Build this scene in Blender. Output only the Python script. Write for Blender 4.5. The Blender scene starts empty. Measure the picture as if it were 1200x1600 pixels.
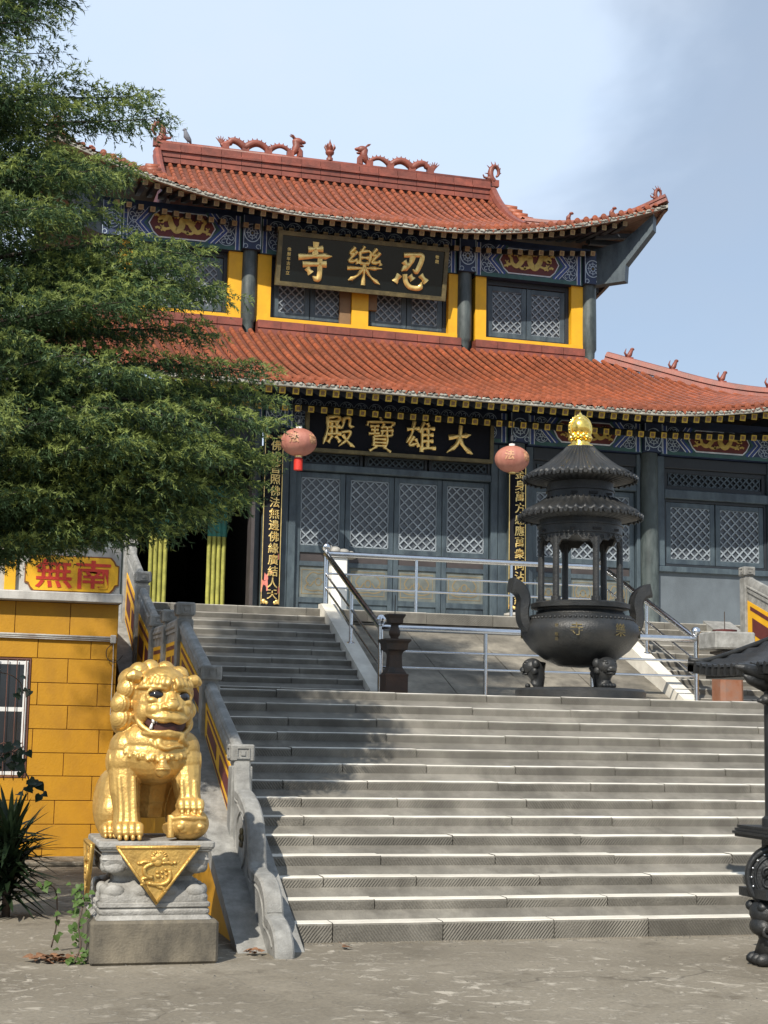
import bpy, math, random
from math import sin, cos, pi, radians, sqrt, atan2
from mathutils import Vector, Matrix, noise
import numpy as np
SC = bpy.context.scene
COL = SC.collection
random.seed(7)
RNG = np.random.default_rng(11)

# ------------------------------------------------------------------ camera
F_PX, PITCH, ROLL, YAW, EYE = 2400.0, .1428, .0182, .2729, 1.549
fw = Vector((sin(YAW)*cos(PITCH), cos(YAW)*cos(PITCH), sin(PITCH)))
r0 = Vector((cos(YAW), -sin(YAW), 0)); u0 = r0.cross(fw)
CR = r0*cos(ROLL)+u0*sin(ROLL); CU = u0*cos(ROLL)-r0*sin(ROLL)
cam = bpy.data.objects.new('camera', bpy.data.cameras.new('camera')); COL.objects.link(cam)
m = Matrix((CR, CU, -fw)).transposed().to_4x4(); m.translation = (0, 0, EYE)
cam.matrix_world = m
cam.data.sensor_fit = 'VERTICAL'; cam.data.sensor_height = 36; cam.data.lens = F_PX/1600*36
cam.data.clip_start = .1; cam.data.clip_end = 3000
SC.camera = cam

# ------------------------------------------------------------------ sun, sky, exposure
SUN_DIR = Vector((-.75, -1.0, 1.15)).normalized()          # towards the sun
elev = math.asin(SUN_DIR.z)
sun = bpy.data.objects.new('sun', bpy.data.lights.new('sun', 'SUN')); COL.objects.link(sun)
sun.data.energy = 5.0; sun.data.angle = radians(.55); sun.data.color = (1, .93, .82)
sun.rotation_euler = SUN_DIR.to_track_quat('Z', 'Y').to_euler()
W = bpy.data.worlds.new('World'); SC.world = W; W.use_nodes = True
nt = W.node_tree; nt.nodes.clear()
N = nt.nodes.new; L = nt.links.new
out = N('ShaderNodeOutputWorld'); bg = N('ShaderNodeBackground'); sky = N('ShaderNodeTexSky')
sky.sky_type = 'NISHITA'; sky.sun_disc = False; sky.sun_elevation = elev
sky.sun_rotation = atan2(SUN_DIR.x, SUN_DIR.y); sky.air_density = 1.0; sky.dust_density = .3; sky.ozone_density = 1.0
bg.inputs['Strength'].default_value = .076
tc = N('ShaderNodeTexCoord'); mp = N('ShaderNodeMapping'); mp.inputs['Scale'].default_value = (1, 1, 2.2)
mp.inputs['Location'].default_value = (1.57, 0, .7)
n1 = N('ShaderNodeTexNoise'); n1.inputs['Scale'].default_value = 2.0; n1.inputs['Detail'].default_value = 6; n1.inputs['Roughness'].default_value = .5
n1.inputs['Distortion'].default_value = .35
rp = N('ShaderNodeValToRGB'); rp.color_ramp.elements[0].position = .41; rp.color_ramp.elements[1].position = .59
rp.color_ramp.interpolation = 'EASE'
rp.color_ramp.elements[0].color = (.46, .46, .46, 1); rp.color_ramp.elements[1].color = (.93, .93, .93, 1)
n2 = N('ShaderNodeTexNoise'); n2.inputs['Scale'].default_value = 3.1; n2.inputs['Detail'].default_value = 5
cr = N('ShaderNodeMixRGB'); cr.inputs['Color1'].default_value = (6.6, 8.9, 12.2, 1); cr.inputs['Color2'].default_value = (8.8, 9.5, 10.4, 1)
mx = N('ShaderNodeMixRGB')
L(tc.outputs['Generated'], mp.inputs[0]); L(mp.outputs[0], n1.inputs['Vector']); L(mp.outputs[0], n2.inputs['Vector'])
L(n1.outputs[0], rp.inputs[0]); L(rp.outputs[0], mx.inputs['Fac']); L(n2.outputs[0], cr.inputs['Fac'])
L(sky.outputs[0], mx.inputs['Color1']); L(cr.outputs[0], mx.inputs['Color2'])
L(mx.outputs[0], bg.inputs['Color']); L(bg.outputs[0], out.inputs['Surface'])
SC.view_settings.view_transform = 'Standard'; SC.view_settings.look = 'None'
SC.view_settings.exposure = 0.35; SC.view_settings.gamma = 1.0; SC.view_settings.use_curve_mapping = False

# ------------------------------------------------------------------ materials
def mat(name, base, rough=.65, metal=0., var=.3, scale=2.5, bump=.15, bscale=45., dirt=None, damt=.5, dscale=1.2,
        streak=0., rnd=.0, coat=0., spec=.5, hatch=False, hue2=None, dthr=.5):
    M = bpy.data.materials.new(name); M.use_nodes = True
    if not name.startswith(('yellow','gold','white','cedar','bright','stainless','frieze','tread')): base = tuple(x*.82 for x in base); dirt = dirt and tuple(x*.82 for x in dirt); hue2 = hue2 and tuple(x*.82 for x in hue2)
    t = M.node_tree; t.nodes.clear(); n = t.nodes.new; l = t.links.new
    o = n('ShaderNodeOutputMaterial'); b = n('ShaderNodeBsdfPrincipled'); l(b.outputs[0], o.inputs[0])
    b.inputs['Roughness'].default_value = rough; b.inputs['Metallic'].default_value = metal
    b.inputs['Specular IOR Level'].default_value = spec; b.inputs['Coat Weight'].default_value = coat
    g = n('ShaderNodeNewGeometry'); P = g.outputs['Position']
    a = n('ShaderNodeTexNoise'); a.inputs['Scale'].default_value = scale; a.inputs['Detail'].default_value = 7; a.inputs['Roughness'].default_value = .62
    l(P, a.inputs['Vector'])
    c2 = hue2 or tuple(min(1, x*(1+var)) for x in base); c1 = tuple(x*(1-var) for x in base)
    r = n('ShaderNodeValToRGB'); r.color_ramp.elements[0].position = .32; r.color_ramp.elements[1].position = .68
    r.color_ramp.elements[0].color = (*c1, 1); r.color_ramp.elements[1].color = (*c2, 1)
    l(a.outputs[0], r.inputs[0]); col = r.outputs[0]
    if dirt:
        mpp = n('ShaderNodeMapping'); mpp.inputs['Scale'].default_value = (1, 1, 1-.88*streak); l(P, mpp.inputs[0])
        d = n('ShaderNodeTexNoise'); d.inputs['Scale'].default_value = dscale*(1+3*streak); d.inputs['Detail'].default_value = 8; d.inputs['Roughness'].default_value = .7
        l(mpp.outputs[0], d.inputs['Vector'])
        dr = n('ShaderNodeValToRGB'); dr.color_ramp.elements[0].position = dthr-.1; dr.color_ramp.elements[1].position = dthr+.16
        dr.color_ramp.elements[0].color = (0, 0, 0, 1); dr.color_ramp.elements[1].color = (damt, damt, damt, 1)
        l(d.outputs[0], dr.inputs[0])
        x = n('ShaderNodeMixRGB'); l(dr.outputs[0], x.inputs[0]); l(col, x.inputs[1]); x.inputs[2].default_value = (*dirt, 1); col = x.outputs[0]
    oi = None
    if rnd or hatch:
        oi = n('ShaderNodeObjectInfo')
    if rnd:
        mr = n('ShaderNodeMapRange'); mr.inputs['To Min'].default_value = 1-rnd; mr.inputs['To Max'].default_value = 1+rnd
        ad = n('ShaderNodeMath'); ad.operation = 'ADD'; l(oi.outputs['Random'], ad.inputs[0]); l(g.outputs['Random Per Island'], ad.inputs[1])
        fc = n('ShaderNodeMath'); fc.operation = 'FRACT'; l(ad.outputs[0], fc.inputs[0]); l(fc.outputs[0], mr.inputs[0])
        x = n('ShaderNodeMixRGB'); x.blend_type = 'MULTIPLY'; x.inputs[0].default_value = 1
        l(col, x.inputs[1]); l(mr.outputs[0], x.inputs[2]); col = x.outputs[0]
    f = n('ShaderNodeTexNoise'); f.inputs['Scale'].default_value = bscale; f.inputs['Detail'].default_value = 5; l(P, f.inputs['Vector'])
    hgt = f.outputs[0]
    if hatch:                                  # chiselled diagonal tooling of the stair stones
        s = n('ShaderNodeSeparateXYZ'); l(P, s.inputs[0])
        sg = n('ShaderNodeMath'); sg.operation = 'GREATER_THAN'; sg.inputs[1].default_value = .5; l(oi.outputs['Random'], sg.inputs[0])
        s2 = n('ShaderNodeMath'); s2.operation = 'MULTIPLY_ADD'; l(sg.outputs[0], s2.inputs[0]); s2.inputs[1].default_value = 2.6; s2.inputs[2].default_value = -1.3
        m1 = n('ShaderNodeMath'); m1.operation = 'MULTIPLY'; l(s.outputs[0], m1.inputs[0]); l(s2.outputs[0], m1.inputs[1])
        a1 = n('ShaderNodeMath'); a1.operation = 'ADD'; l(m1.outputs[0], a1.inputs[0]); l(s.outputs[2], a1.inputs[1])
        wob = n('ShaderNodeMath'); wob.operation = 'MULTIPLY_ADD'; l(a.outputs[0], wob.inputs[0]); wob.inputs[1].default_value = .05; l(a1.outputs[0], wob.inputs[2])
        fr = n('ShaderNodeMath'); fr.operation = 'MULTIPLY'; l(wob.outputs[0], fr.inputs[0]); fr.inputs[1].default_value = 190
        sn = n('ShaderNodeMath'); sn.operation = 'SINE'; l(fr.outputs[0], sn.inputs[0])
        k = n('ShaderNodeTexNoise'); k.inputs['Scale'].default_value = 1.9; k.inputs['Detail'].default_value = 4; l(P, k.inputs['Vector'])
        kr = n('ShaderNodeMapRange'); kr.inputs[1].default_value = .32; kr.inputs[2].default_value = .55; l(k.outputs[0], kr.inputs[0])
        nz = n('ShaderNodeSeparateXYZ'); l(g.outputs['True Normal'], nz.inputs[0])
        ny = n('ShaderNodeMath'); ny.operation = 'LESS_THAN'; ny.inputs[1].default_value = .5; l(nz.outputs[2], ny.inputs[0])
        kk = n('ShaderNodeMath'); kk.operation = 'MULTIPLY'; l(kr.outputs[0], kk.inputs[0]); l(ny.outputs[0], kk.inputs[1])
        hh = n('ShaderNodeMath'); hh.operation = 'MULTIPLY'; l(sn.outputs[0], hh.inputs[0]); l(kk.outputs[0], hh.inputs[1])
        h2 = n('ShaderNodeMath'); h2.operation = 'MULTIPLY_ADD'; l(hh.outputs[0], h2.inputs[0]); h2.inputs[1].default_value = .55; l(f.outputs[0], h2.inputs[2]); hgt = h2.outputs[0]
        cm = n('ShaderNodeMapRange'); cm.inputs[1].default_value = -1; cm.inputs[2].default_value = 1; cm.inputs[3].default_value = .84; cm.inputs[4].default_value = 1.1; l(hh.outputs[0], cm.inputs[0])
        x = n('ShaderNodeMixRGB'); x.blend_type = 'MULTIPLY'; x.inputs[0].default_value = 1; l(col, x.inputs[1]); l(cm.outputs[0], x.inputs[2]); col = x.outputs[0]
    l(col, b.inputs['Base Color'])
    if bump:
        bp = n('ShaderNodeBump'); bp.inputs['Strength'].default_value = bump; bp.inputs['Distance'].default_value = .02
        l(hgt, bp.inputs['Height']); l(bp.outputs[0], b.inputs['Normal'])
    rr = n('ShaderNodeMapRange'); rr.inputs[3].default_value = max(.02, rough-.12); rr.inputs[4].default_value = min(1, rough+.12)
    l(a.outputs[0], rr.inputs[0]); l(rr.outputs[0], b.inputs['Roughness'])
    return M

M = {}
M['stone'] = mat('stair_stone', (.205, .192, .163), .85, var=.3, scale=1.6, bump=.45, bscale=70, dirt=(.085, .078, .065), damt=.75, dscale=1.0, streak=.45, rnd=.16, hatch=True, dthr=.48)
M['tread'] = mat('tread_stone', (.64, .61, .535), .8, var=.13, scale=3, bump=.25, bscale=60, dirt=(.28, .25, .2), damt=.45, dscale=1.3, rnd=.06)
M['grey'] = mat('grey_granite', (.31, .308, .29), .75, var=.28, scale=9, bump=.35, bscale=110, dirt=(.13, .125, .112), damt=.6, dscale=2.4, streak=.4)
M['ramp'] = mat('ramp_stone', (.30, .27, .215), .88, var=.4, scale=1.2, bump=.5, bscale=18, dirt=(.075, .068, .055), damt=.85, dscale=1.1, dthr=.45)
M['ground'] = mat('ground_concrete', (.20, .163, .118), .9, var=.32, scale=1.3, bump=.5, bscale=14, dirt=(.40, .355, .28), damt=.85, dscale=5.5, dthr=.56)
M['concrete'] = mat('plinth_concrete', (.20, .172, .125), .88, var=.3, scale=2.5, bump=.3, bscale=60, dirt=(.06, .054, .043), damt=.85, dscale=1.2, streak=.6)
M['carved'] = mat('carved_pale_stone', (.42, .41, .38), .75, var=.25, scale=6, bump=.35, bscale=70, dirt=(.13, .12, .1), damt=.7, dscale=3.5, dthr=.48)
M['yellow'] = mat('yellow_paint', (.68, .36, .006), .6, var=.1, scale=3, bump=.12, bscale=70, dirt=(.5, .26, .015), damt=.4, dscale=1.5, streak=.5)
M['ochre'] = mat('ochre_wall_paint', (.52, .255, .003), .65, var=.10, scale=1.2, bump=.14, bscale=50, dirt=(.34, .16, .01), damt=.6, dscale=1.0, streak=.45, rnd=.04)
M['groove'] = mat('groove_paint', (.20, .075, .02), .8, var=.2)
M['maroon'] = mat('maroon_paint', (.12, .022, .02), .6, var=.25, scale=6)
M['tile'] = mat('red_roof_tile', (.36, .093, .037), .5, var=.28, scale=3.5, bump=.15, bscale=60, dirt=(.17, .062, .036), damt=.65, dscale=1.3, rnd=.10)
M['pan'] = mat('red_pan_tile', (.22, .065, .036), .7, var=.35, scale=7, bump=.2, bscale=60, dirt=(.11, .045, .03), damt=.7, dscale=2.5)
M['ridge'] = mat('red_ridge_tile', (.26, .068, .042), .5, var=.3, scale=5, bump=.2, bscale=60, dirt=(.14, .05, .035), damt=.6, dscale=3, rnd=.14)
M['lichen'] = mat('eave_mortar', (.42, .41, .36), .85, var=.4, scale=9, bump=.5, bscale=40, dirt=(.15, .13, .1), damt=.8, dscale=7)
M['soffit'] = mat('soffit_board', (.32, .22, .15), .75, var=.2, scale=3, dirt=(.15, .1, .07), damt=.6)
M['rafter'] = mat('rafter_paint', (.035, .04, .05), .6, var=.3)
M['rafend'] = mat('rafter_end_paint', (.62, .43, .05), .6, var=.2, scale=8, dirt=(.3, .2, .03), damt=.5, dscale=6, rnd=.12)
M['raftan'] = mat('rafter_end_tan', (.33, .235, .10), .7, var=.25, scale=8, dirt=(.16, .11, .06), damt=.6, dscale=6, rnd=.15)
M['subpanel'] = mat('brown_sub_panel', (.055, .045, .045), .65, var=.3)
M['rafbrown'] = mat('rafter_end_brown', (.22, .13, .06), .7, var=.2)
M['slate'] = mat('slate_paint', (.037, .055, .072), .5, var=.3, scale=3, bump=.12, dirt=(.13, .175, .195), damt=.5, dscale=1.5, streak=.8)
M['column'] = mat('column_paint', (.045, .06, .06), .5, var=.3, scale=3, bump=.1, dirt=(.2, .235, .23), damt=.6, dscale=1.2, streak=.85, dthr=.54)
M['dark'] = mat('dark_wood', (.018, .023, .03), .55, var=.3, scale=4)
M['lattice'] = mat('lattice_paint', (.30, .345, .385), .55, var=.25, scale=4, dirt=(.14, .16, .175), damt=.6, dscale=3)
M['pane'] = mat('dusty_pane', (.075, .085, .1), .35, var=.3, scale=1.5, bump=.05)
M['apron'] = mat('grey_blue_plaster', (.125, .15, .172), .75, var=.14, scale=1.6, bump=.15, dirt=(.08, .095, .11), damt=.5, dscale=1.4, streak=.5)
M['faded'] = mat('faded_panel_paint', (.15, .165, .15), .7, var=.3, scale=5, dirt=(.07, .10, .115), damt=.7, dscale=4)
M['fadedline'] = mat('faded_ornament', (.22, .17, .09), .7, var=.3)
M['blue'] = mat('frieze_blue', (.03, .06, .22), .55, var=.25, scale=8)
M['navy'] = mat('frieze_navy', (.018, .032, .08), .55, var=.3, scale=6)
M['green'] = mat('frieze_green', (.03, .09, .085), .55, var=.3, scale=6)
M['white'] = mat('frieze_white', (.56, .6, .64), .6, var=.2, scale=8)
M['paleblue'] = mat('frieze_pale_line', (.36, .44, .52), .6, var=.25, scale=8)
M['dragongold'] = mat('dragon_relief_gold', (.62, .45, .12), .45, metal=.25, var=.25, scale=8)
M['gold'] = mat('gold_paint', (.63, .405, .125), .42, metal=.62, var=.2, scale=6, bump=.22, bscale=50, dirt=(.36, .2, .06), damt=.55, dscale=5)
M['goldflag'] = mat('gold_flag_paint', (.58, .37, .10), .45, metal=.6, var=.2, scale=9, bump=.3, bscale=60, dirt=(.36, .2, .06), damt=.5, dscale=6)
M['goldleaf'] = mat('gold_lettering', (.86, .6, .22), .35, metal=.75, var=.2, scale=12)
M['brightgold'] = mat('bright_gold', (.95, .66, .16), .22, metal=.95, var=.1, scale=8)
M['oldgilt'] = mat('old_gilt_frame', (.17, .135, .06), .55, metal=.35, var=.45, scale=6, dirt=(.05,.045,.03), damt=.6, dscale=4)
M['lacquer'] = mat('black_lacquer', (.006, .009, .010), .07, var=.2, bump=.03, bscale=2, coat=.15, spec=.4)
M['matblack'] = mat('matt_black_board', (.006, .007, .012), .75, var=.3, spec=.2)
M['iron'] = mat('black_cast_iron', (.022, .0245, .027), .46, metal=.3, var=.35, scale=5, bump=.28, bscale=60, dirt=(.065, .062, .056), damt=.6, dscale=3)
M['oldiron'] = mat('rusty_black_iron', (.04, .032, .026), .6, metal=.2, var=.35, scale=9, bump=.3, bscale=60, dirt=(.10, .05, .025), damt=.6, dscale=5)
M['rustbox'] = mat('rust_brown_base', (.085, .042, .024), .7, var=.3, scale=6, bump=.2, dirt=(.05,.035,.026), damt=.6, dscale=5)
M['orange'] = mat('faded_orange_paint', (.27, .10, .045), .65, var=.3, scale=5, dirt=(.16, .12, .10), damt=.8, dscale=5)
M['steel'] = mat('stainless_steel', (.62, .63, .65), .2, metal=1., var=.06, scale=12, bump=.0)
M['lantern'] = mat('faded_red_lantern', (.45, .17, .125), .6, var=.15, scale=3, dirt=(.5, .26, .19), damt=.5, dscale=3)
M['lanternprint'] = mat('worn_lantern_print', (.58, .31, .17), .6, var=.3, scale=14)
M['red'] = mat('red_cloth', (.6, .03, .015), .6, var=.2)
M['whiteplastic'] = mat('white_cap', (.75, .75, .72), .5, var=.1)
M['curtain'] = mat('yellow_green_curtain', (.30, .29, .06), .8, var=.3, scale=6, dirt=(.15, .16, .03), damt=.6, dscale=8)
M['teal'] = mat('teal_cloth', (.03, .17, .14), .8)
M['poster'] = mat('torn_pink_paper', (.62, .19, .15), .8, var=.2)
M['plaster'] = mat('pale_plaster', (.5, .49, .46), .8, var=.2, scale=2, dirt=(.22, .2, .18), damt=.55, dscale=1.5, streak=.7)
M['signred'] = mat('sign_red', (.55, .035, .015), .55, var=.12)
M['whiteframe'] = mat('white_window_frame', (.62, .63, .62), .5, var=.1)
M['glass'] = mat('dark_glass', (.02, .024, .03), .08, var=.2, bump=0)
M['bars'] = mat('rusty_brown_bars', (.12, .05, .035), .6, var=.3)
M['pipe'] = mat('grey_conduit', (.5, .5, .47), .45, var=.15, dirt=(.2, .12, .08), damt=.5, dscale=6)
M['eye'] = mat('black_glossy_eye', (.01, .008, .008), .08, var=.1, bump=0, coat=.5)
M['mouth'] = mat('dark_mouth', (.05, .012, .008), .6)
M['tooth'] = mat('white_tooth', (.7, .69, .66), .4, var=.1)
M['bark'] = mat('cedar_bark', (.09, .065, .05), .9, var=.35, scale=6, bump=.6, bscale=25)
M['twig'] = mat('dark_twig_bark', (.035, .027, .02), .9, var=.3)
M['drygrass'] = mat('dry_brown_leaves', (.22, .11, .055), .85, var=.35, scale=20, rnd=.2)
M['birdgrey'] = mat('grey_feathers', (.16, .17, .2), .7, var=.3, scale=30)
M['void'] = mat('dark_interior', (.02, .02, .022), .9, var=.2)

def leafmat(name, c, c2, trans=.25, rough=.55):
    m_ = mat(name, c, rough, var=.2, scale=3, bump=0, hue2=c2, spec=.3)
    t = m_.node_tree; b = [x for x in t.nodes if x.type == 'BSDF_PRINCIPLED'][0]; o = [x for x in t.nodes if x.type == 'OUTPUT_MATERIAL'][0]
    tr = t.nodes.new('ShaderNodeBsdfTranslucent'); ms = t.nodes.new('ShaderNodeMixShader'); ms.inputs[0].default_value = trans
    src = b.inputs['Base Color'].links[0].from_socket
    t.links.new(src, tr.inputs[0]); t.links.new(b.outputs[0], ms.inputs[1]); t.links.new(tr.outputs[0], ms.inputs[2]); t.links.new(ms.outputs[0], o.inputs[0])
    return m_
M['needle'] = leafmat('cedar_needles', (.034, .072, .03), (.085, .145, .06), .35)
M['tipneedle'] = leafmat('cedar_tip_needles', (.15, .205, .055), (.28, .34, .095), .4)
M['yucca'] = leafmat('dark_blade_leaf', (.018, .035, .016), (.035, .06, .025), .15, .4)
M['vine'] = leafmat('green_vine_leaf', (.07, .14, .03), (.12, .2, .05), .3)

def ground_material():
    g=bpy.data.materials.new('yard_concrete'); g.use_nodes=True; t=g.node_tree; n=t.nodes.new; l=t.links.new; b=t.nodes['Principled BSDF']
    geo=n('ShaderNodeNewGeometry'); P=geo.outputs['Position']
    def noise_(sc,det=8,rough=.6,dist=0.): 
        q=n('ShaderNodeTexNoise'); q.inputs['Scale'].default_value=sc; q.inputs['Detail'].default_value=det; q.inputs['Roughness'].default_value=rough; q.inputs['Distortion'].default_value=dist; l(P,q.inputs['Vector']); return q.outputs[0]
    def ramp(src,stops):
        r=n('ShaderNodeValToRGB'); e=r.color_ramp.elements
        while len(e)<len(stops): e.new(.5)
        for el,(p,c) in zip(e,stops): el.position=p; el.color=(*c,1)
        l(src,r.inputs[0]); return r.outputs[0]
    def mix(f,a,c,mode='MIX'):
        m_=n('ShaderNodeMixRGB'); m_.blend_type=mode
        if hasattr(f,'is_linked'): l(f,m_.inputs[0])
        else: m_.inputs[0].default_value=f
        for s_,i in ((a,1),(c,2)):
            if hasattr(s_,'is_linked'): l(s_,m_.inputs[i])
            else: m_.inputs[i].default_value=(*s_,1)
        return m_.outputs[0]
    base=ramp(noise_(.55,6,.6,.4),[(.3,(.128,.112,.086)),(.5,(.185,.164,.128)),(.7,(.245,.22,.175))])
    grit=ramp(noise_(38,4,.7),[(.3,(.78,.78,.78)),(.7,(1.18,1.17,1.15))]); c=mix(1.0,base,grit,'MULTIPLY')
    flakes=ramp(noise_(7.5,9,.72,.6),[(.52,(0,0,0)),(.60,(1,1,1))]); area=ramp(noise_(.8,4,.6),[(.40,(.15,.15,.15)),(.58,(1,1,1))])
    fm=mix(1.0,flakes,area,'MULTIPLY'); c=mix(fm,c,(.37,.335,.275))
    dk=ramp(noise_(2.2,8,.7,.3),[(.56,(0,0,0)),(.7,(.7,.7,.7))]); c=mix(dk,c,(.085,.07,.05))
    mp_=n('ShaderNodeMapping'); l(P,mp_.inputs[0]); wob=n('ShaderNodeTexNoise'); wob.inputs['Scale'].default_value=1.6; l(P,wob.inputs['Vector'])
    va=n('ShaderNodeVectorMath'); va.operation='MULTIPLY_ADD'; l(wob.outputs[1],va.inputs[0]); va.inputs[1].default_value=(.7,.7,.7); l(P,va.inputs[2])
    vo=n('ShaderNodeTexVoronoi'); vo.feature='DISTANCE_TO_EDGE'; vo.inputs['Scale'].default_value=.38; l(va.outputs[0],vo.inputs['Vector'])
    ck=ramp(vo.outputs['Distance'],[(.0,(.6,.6,.6)),(.0045,(0,0,0))]); ck=mix(1.0,ck,ramp(noise_(.33,3,.5),[(.52,(0,0,0)),(.6,(1,1,1))]),'MULTIPLY'); c=mix(ck,c,(.05,.042,.033))
    l(c,b.inputs['Base Color']); b.inputs['Roughness'].default_value=.92; b.inputs['Specular IOR Level'].default_value=.25
    h=mix(.5,flakes,noise_(30,6,.7)); h2=mix(ck,h,(0,0,0)); bp=n('ShaderNodeBump'); bp.inputs['Strength'].default_value=.55; bp.inputs['Distance'].default_value=.02; l(h2,bp.inputs['Height']); l(bp.outputs[0],b.inputs['Normal'])
    return g
M['ground']=ground_material()
# ------------------------------------------------------------------ mesh builder
def V(*a): return Vector(a)
class MB:
    def __init__(s): s.v = []; s.f = []; s.m = []
    def add(s, vs, fs, mi=0):
        b = len(s.v); s.v.extend([tuple(p) for p in vs])
        for f in fs: s.f.append(tuple(i+b for i in f)); s.m.append(mi)
    def box(s, x0, x1, y0, y1, z0, z1, mi=0):
        s.add([(x0,y0,z0),(x1,y0,z0),(x1,y1,z0),(x0,y1,z0),(x0,y0,z1),(x1,y0,z1),(x1,y1,z1),(x0,y1,z1)],
              [(0,3,2,1),(4,5,6,7),(0,1,5,4),(1,2,6,5),(2,3,7,6),(3,0,4,7)], mi); return s
    def bbox(s, x0, x1, y0, y1, z0, z1, b=.01, mi=0):      # box with chamfered edges
        pts = []; 
        for sx in (0,1):
            for sy in (0,1):
                for sz in (0,1):
                    X=(x0,x1)[sx]; Y=(y0,y1)[sy]; Z=(z0,z1)[sz]; dx=b*(1-2*sx); dy=b*(1-2*sy); dz=b*(1-2*sz)
                    pts += [(X,Y+dy,Z+dz),(X+dx,Y,Z+dz),(X+dx,Y+dy,Z)]
        I=lambda sx,sy,sz,k:(sx*4+sy*2+sz)*3+k
        fs=[(I(0,0,0,0),I(0,0,1,0),I(0,1,1,0),I(0,1,0,0)),(I(1,0,0,0),I(1,1,0,0),I(1,1,1,0),I(1,0,1,0)),
            (I(0,0,0,1),I(1,0,0,1),I(1,0,1,1),I(0,0,1,1)),(I(0,1,0,1),I(0,1,1,1),I(1,1,1,1),I(1,1,0,1)),
            (I(0,0,0,2),I(0,1,0,2),I(1,1,0,2),I(1,0,0,2)),(I(0,0,1,2),I(1,0,1,2),I(1,1,1,2),I(0,1,1,2))]
        for sy in (0,1):
            for sz in (0,1):
                q=(I(0,sy,sz,1),I(1,sy,sz,1),I(1,sy,sz,2),I(0,sy,sz,2)); fs.append(q if sy!=sz else q[::-1])
        for sx in (0,1):
            for sz in (0,1):
                q=(I(sx,0,sz,0),I(sx,1,sz,0),I(sx,1,sz,2),I(sx,0,sz,2)); fs.append(q if sx==sz else q[::-1])
            for sy in (0,1):
                q=(I(sx,sy,0,0),I(sx,sy,1,0),I(sx,sy,1,1),I(sx,sy,0,1)); fs.append(q if sx!=sy else q[::-1])
        for sx in (0,1):
            for sy in (0,1):
                for sz in (0,1):
                    q=(I(sx,sy,sz,0),I(sx,sy,sz,1),I(sx,sy,sz,2)); fs.append(q if (sx+sy+sz)%2==0 else q[::-1])
        s.add(pts,fs,mi); return s
    def prism(s, pts, off, mi=0, cap=True):                # closed outline of 3-D points swept by a vector
        n=len(pts); o=Vector(off)
        s.add([tuple(p) for p in pts]+[tuple(Vector(p)+o) for p in pts],
              [(i,(i+1)%n,(i+1)%n+n,i+n) for i in range(n)]+([tuple(range(n))[::-1],tuple(range(n,2*n))] if cap else []), mi); return s
    def loft(s, rings, mi=0, closed=True, caps=True):
        n=len(rings[0]); vs=[p for r in rings for p in r]; fs=[]
        for k in range(len(rings)-1):
            for i in range(n if closed else n-1):
                j=(i+1)%n; fs.append((k*n+i,k*n+j,(k+1)*n+j,(k+1)*n+i))
        if caps and closed: fs += [tuple(range(n))[::-1], tuple(range((len(rings)-1)*n,len(rings)*n))]
        s.add(vs,fs,mi); return s
    def lathe(s, prof, c=(0,0,0), n=24, mi=0, a0=0., wob=None):
        rings=[]
        for r,z in prof:
            rings.append([(c[0]+max(r,1e-4)*cos(a0+2*pi*i/n), c[1]+max(r,1e-4)*sin(a0+2*pi*i/n), c[2]+z) for i in range(n)])
        return s.loft(rings,mi)
    def tube(s, pts, rad, n=8, mi=0, flat=1., up=None):
        pts=[Vector(p) for p in pts]; k=len(pts)
        if not hasattr(rad,'__len__'): rad=[rad]*k
        rings=[]; ref=Vector(up) if up else None
        for i,p in enumerate(pts):
            t=(pts[min(i+1,k-1)]-pts[max(i-1,0)]).normalized()
            if ref is None: ref=Vector((0,0,1)) if abs(t.z)<.9 else Vector((0,1,0))
            a=(ref-t*ref.dot(t)); a=a.normalized() if a.length>1e-5 else t.orthogonal().normalized()
            b=t.cross(a); ref=a if not up else ref
            rings.append([p+a*(rad[i]*cos(2*pi*j/n)*flat)+b*(rad[i]*sin(2*pi*j/n)) for j in range(n)])
        return s.loft(rings,mi)
    def ball(s, c, r, n=12, m_=8, mi=0, rot=None):
        if not hasattr(r,'__len__'): r=(r,r,r)
        rings=[]
        for k in range(m_+1):
            th=-pi/2+pi*k/m_; ring=[]
            for i in range(n):
                q=Vector((r[0]*max(cos(th),.02)*cos(2*pi*i/n), r[1]*max(cos(th),.02)*sin(2*pi*i/n), r[2]*sin(th)))
                if rot: q=rot@q
                ring.append(Vector(c)+q)
            rings.append(ring)
        return s.loft(rings,mi)
    def torus(s, c, R_, r, ax='Y', n=24, k=8, mi=0, a0=0, a1=2*pi):
        pts=[]; full=abs(a1-a0-2*pi)<1e-6
        cnt=n if full else n+1; rings=[]
        for i in range(cnt):
            a=a0+(a1-a0)*i/n; ring=[]
            for j in range(k):
                b=2*pi*j/k; rr=R_+r*cos(b); h=r*sin(b)
                q={'Z':(rr*cos(a),rr*sin(a),h),'Y':(rr*cos(a),h,rr*sin(a)),'X':(h,rr*cos(a),rr*sin(a))}[ax]
                ring.append((c[0]+q[0],c[1]+q[1],c[2]+q[2]))
            rings.append(ring)
        if full: rings.append(rings[0])
        return s.loft(rings,mi,caps=not full)
    def ribbon(s, pts, w, d, ny=(0,-1,0), mi=0):           # flat strip lying on a plane with normal ny, d thick
        nrm=Vector(ny); pts=[Vector(p) for p in pts]; k=len(pts)
        if not hasattr(w,'__len__'): w=[w]*k
        rings=[]
        for i,p in enumerate(pts):
            t=(pts[min(i+1,k-1)]-pts[max(i-1,0)])
            t=t.normalized() if t.length>1e-7 else Vector((1,0,0)); b=t.cross(nrm).normalized()*(w[i]/2)
            rings.append([p-b,p-b+nrm*d,p+b+nrm*d,p+b])
        return s.loft(rings,mi)
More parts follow.
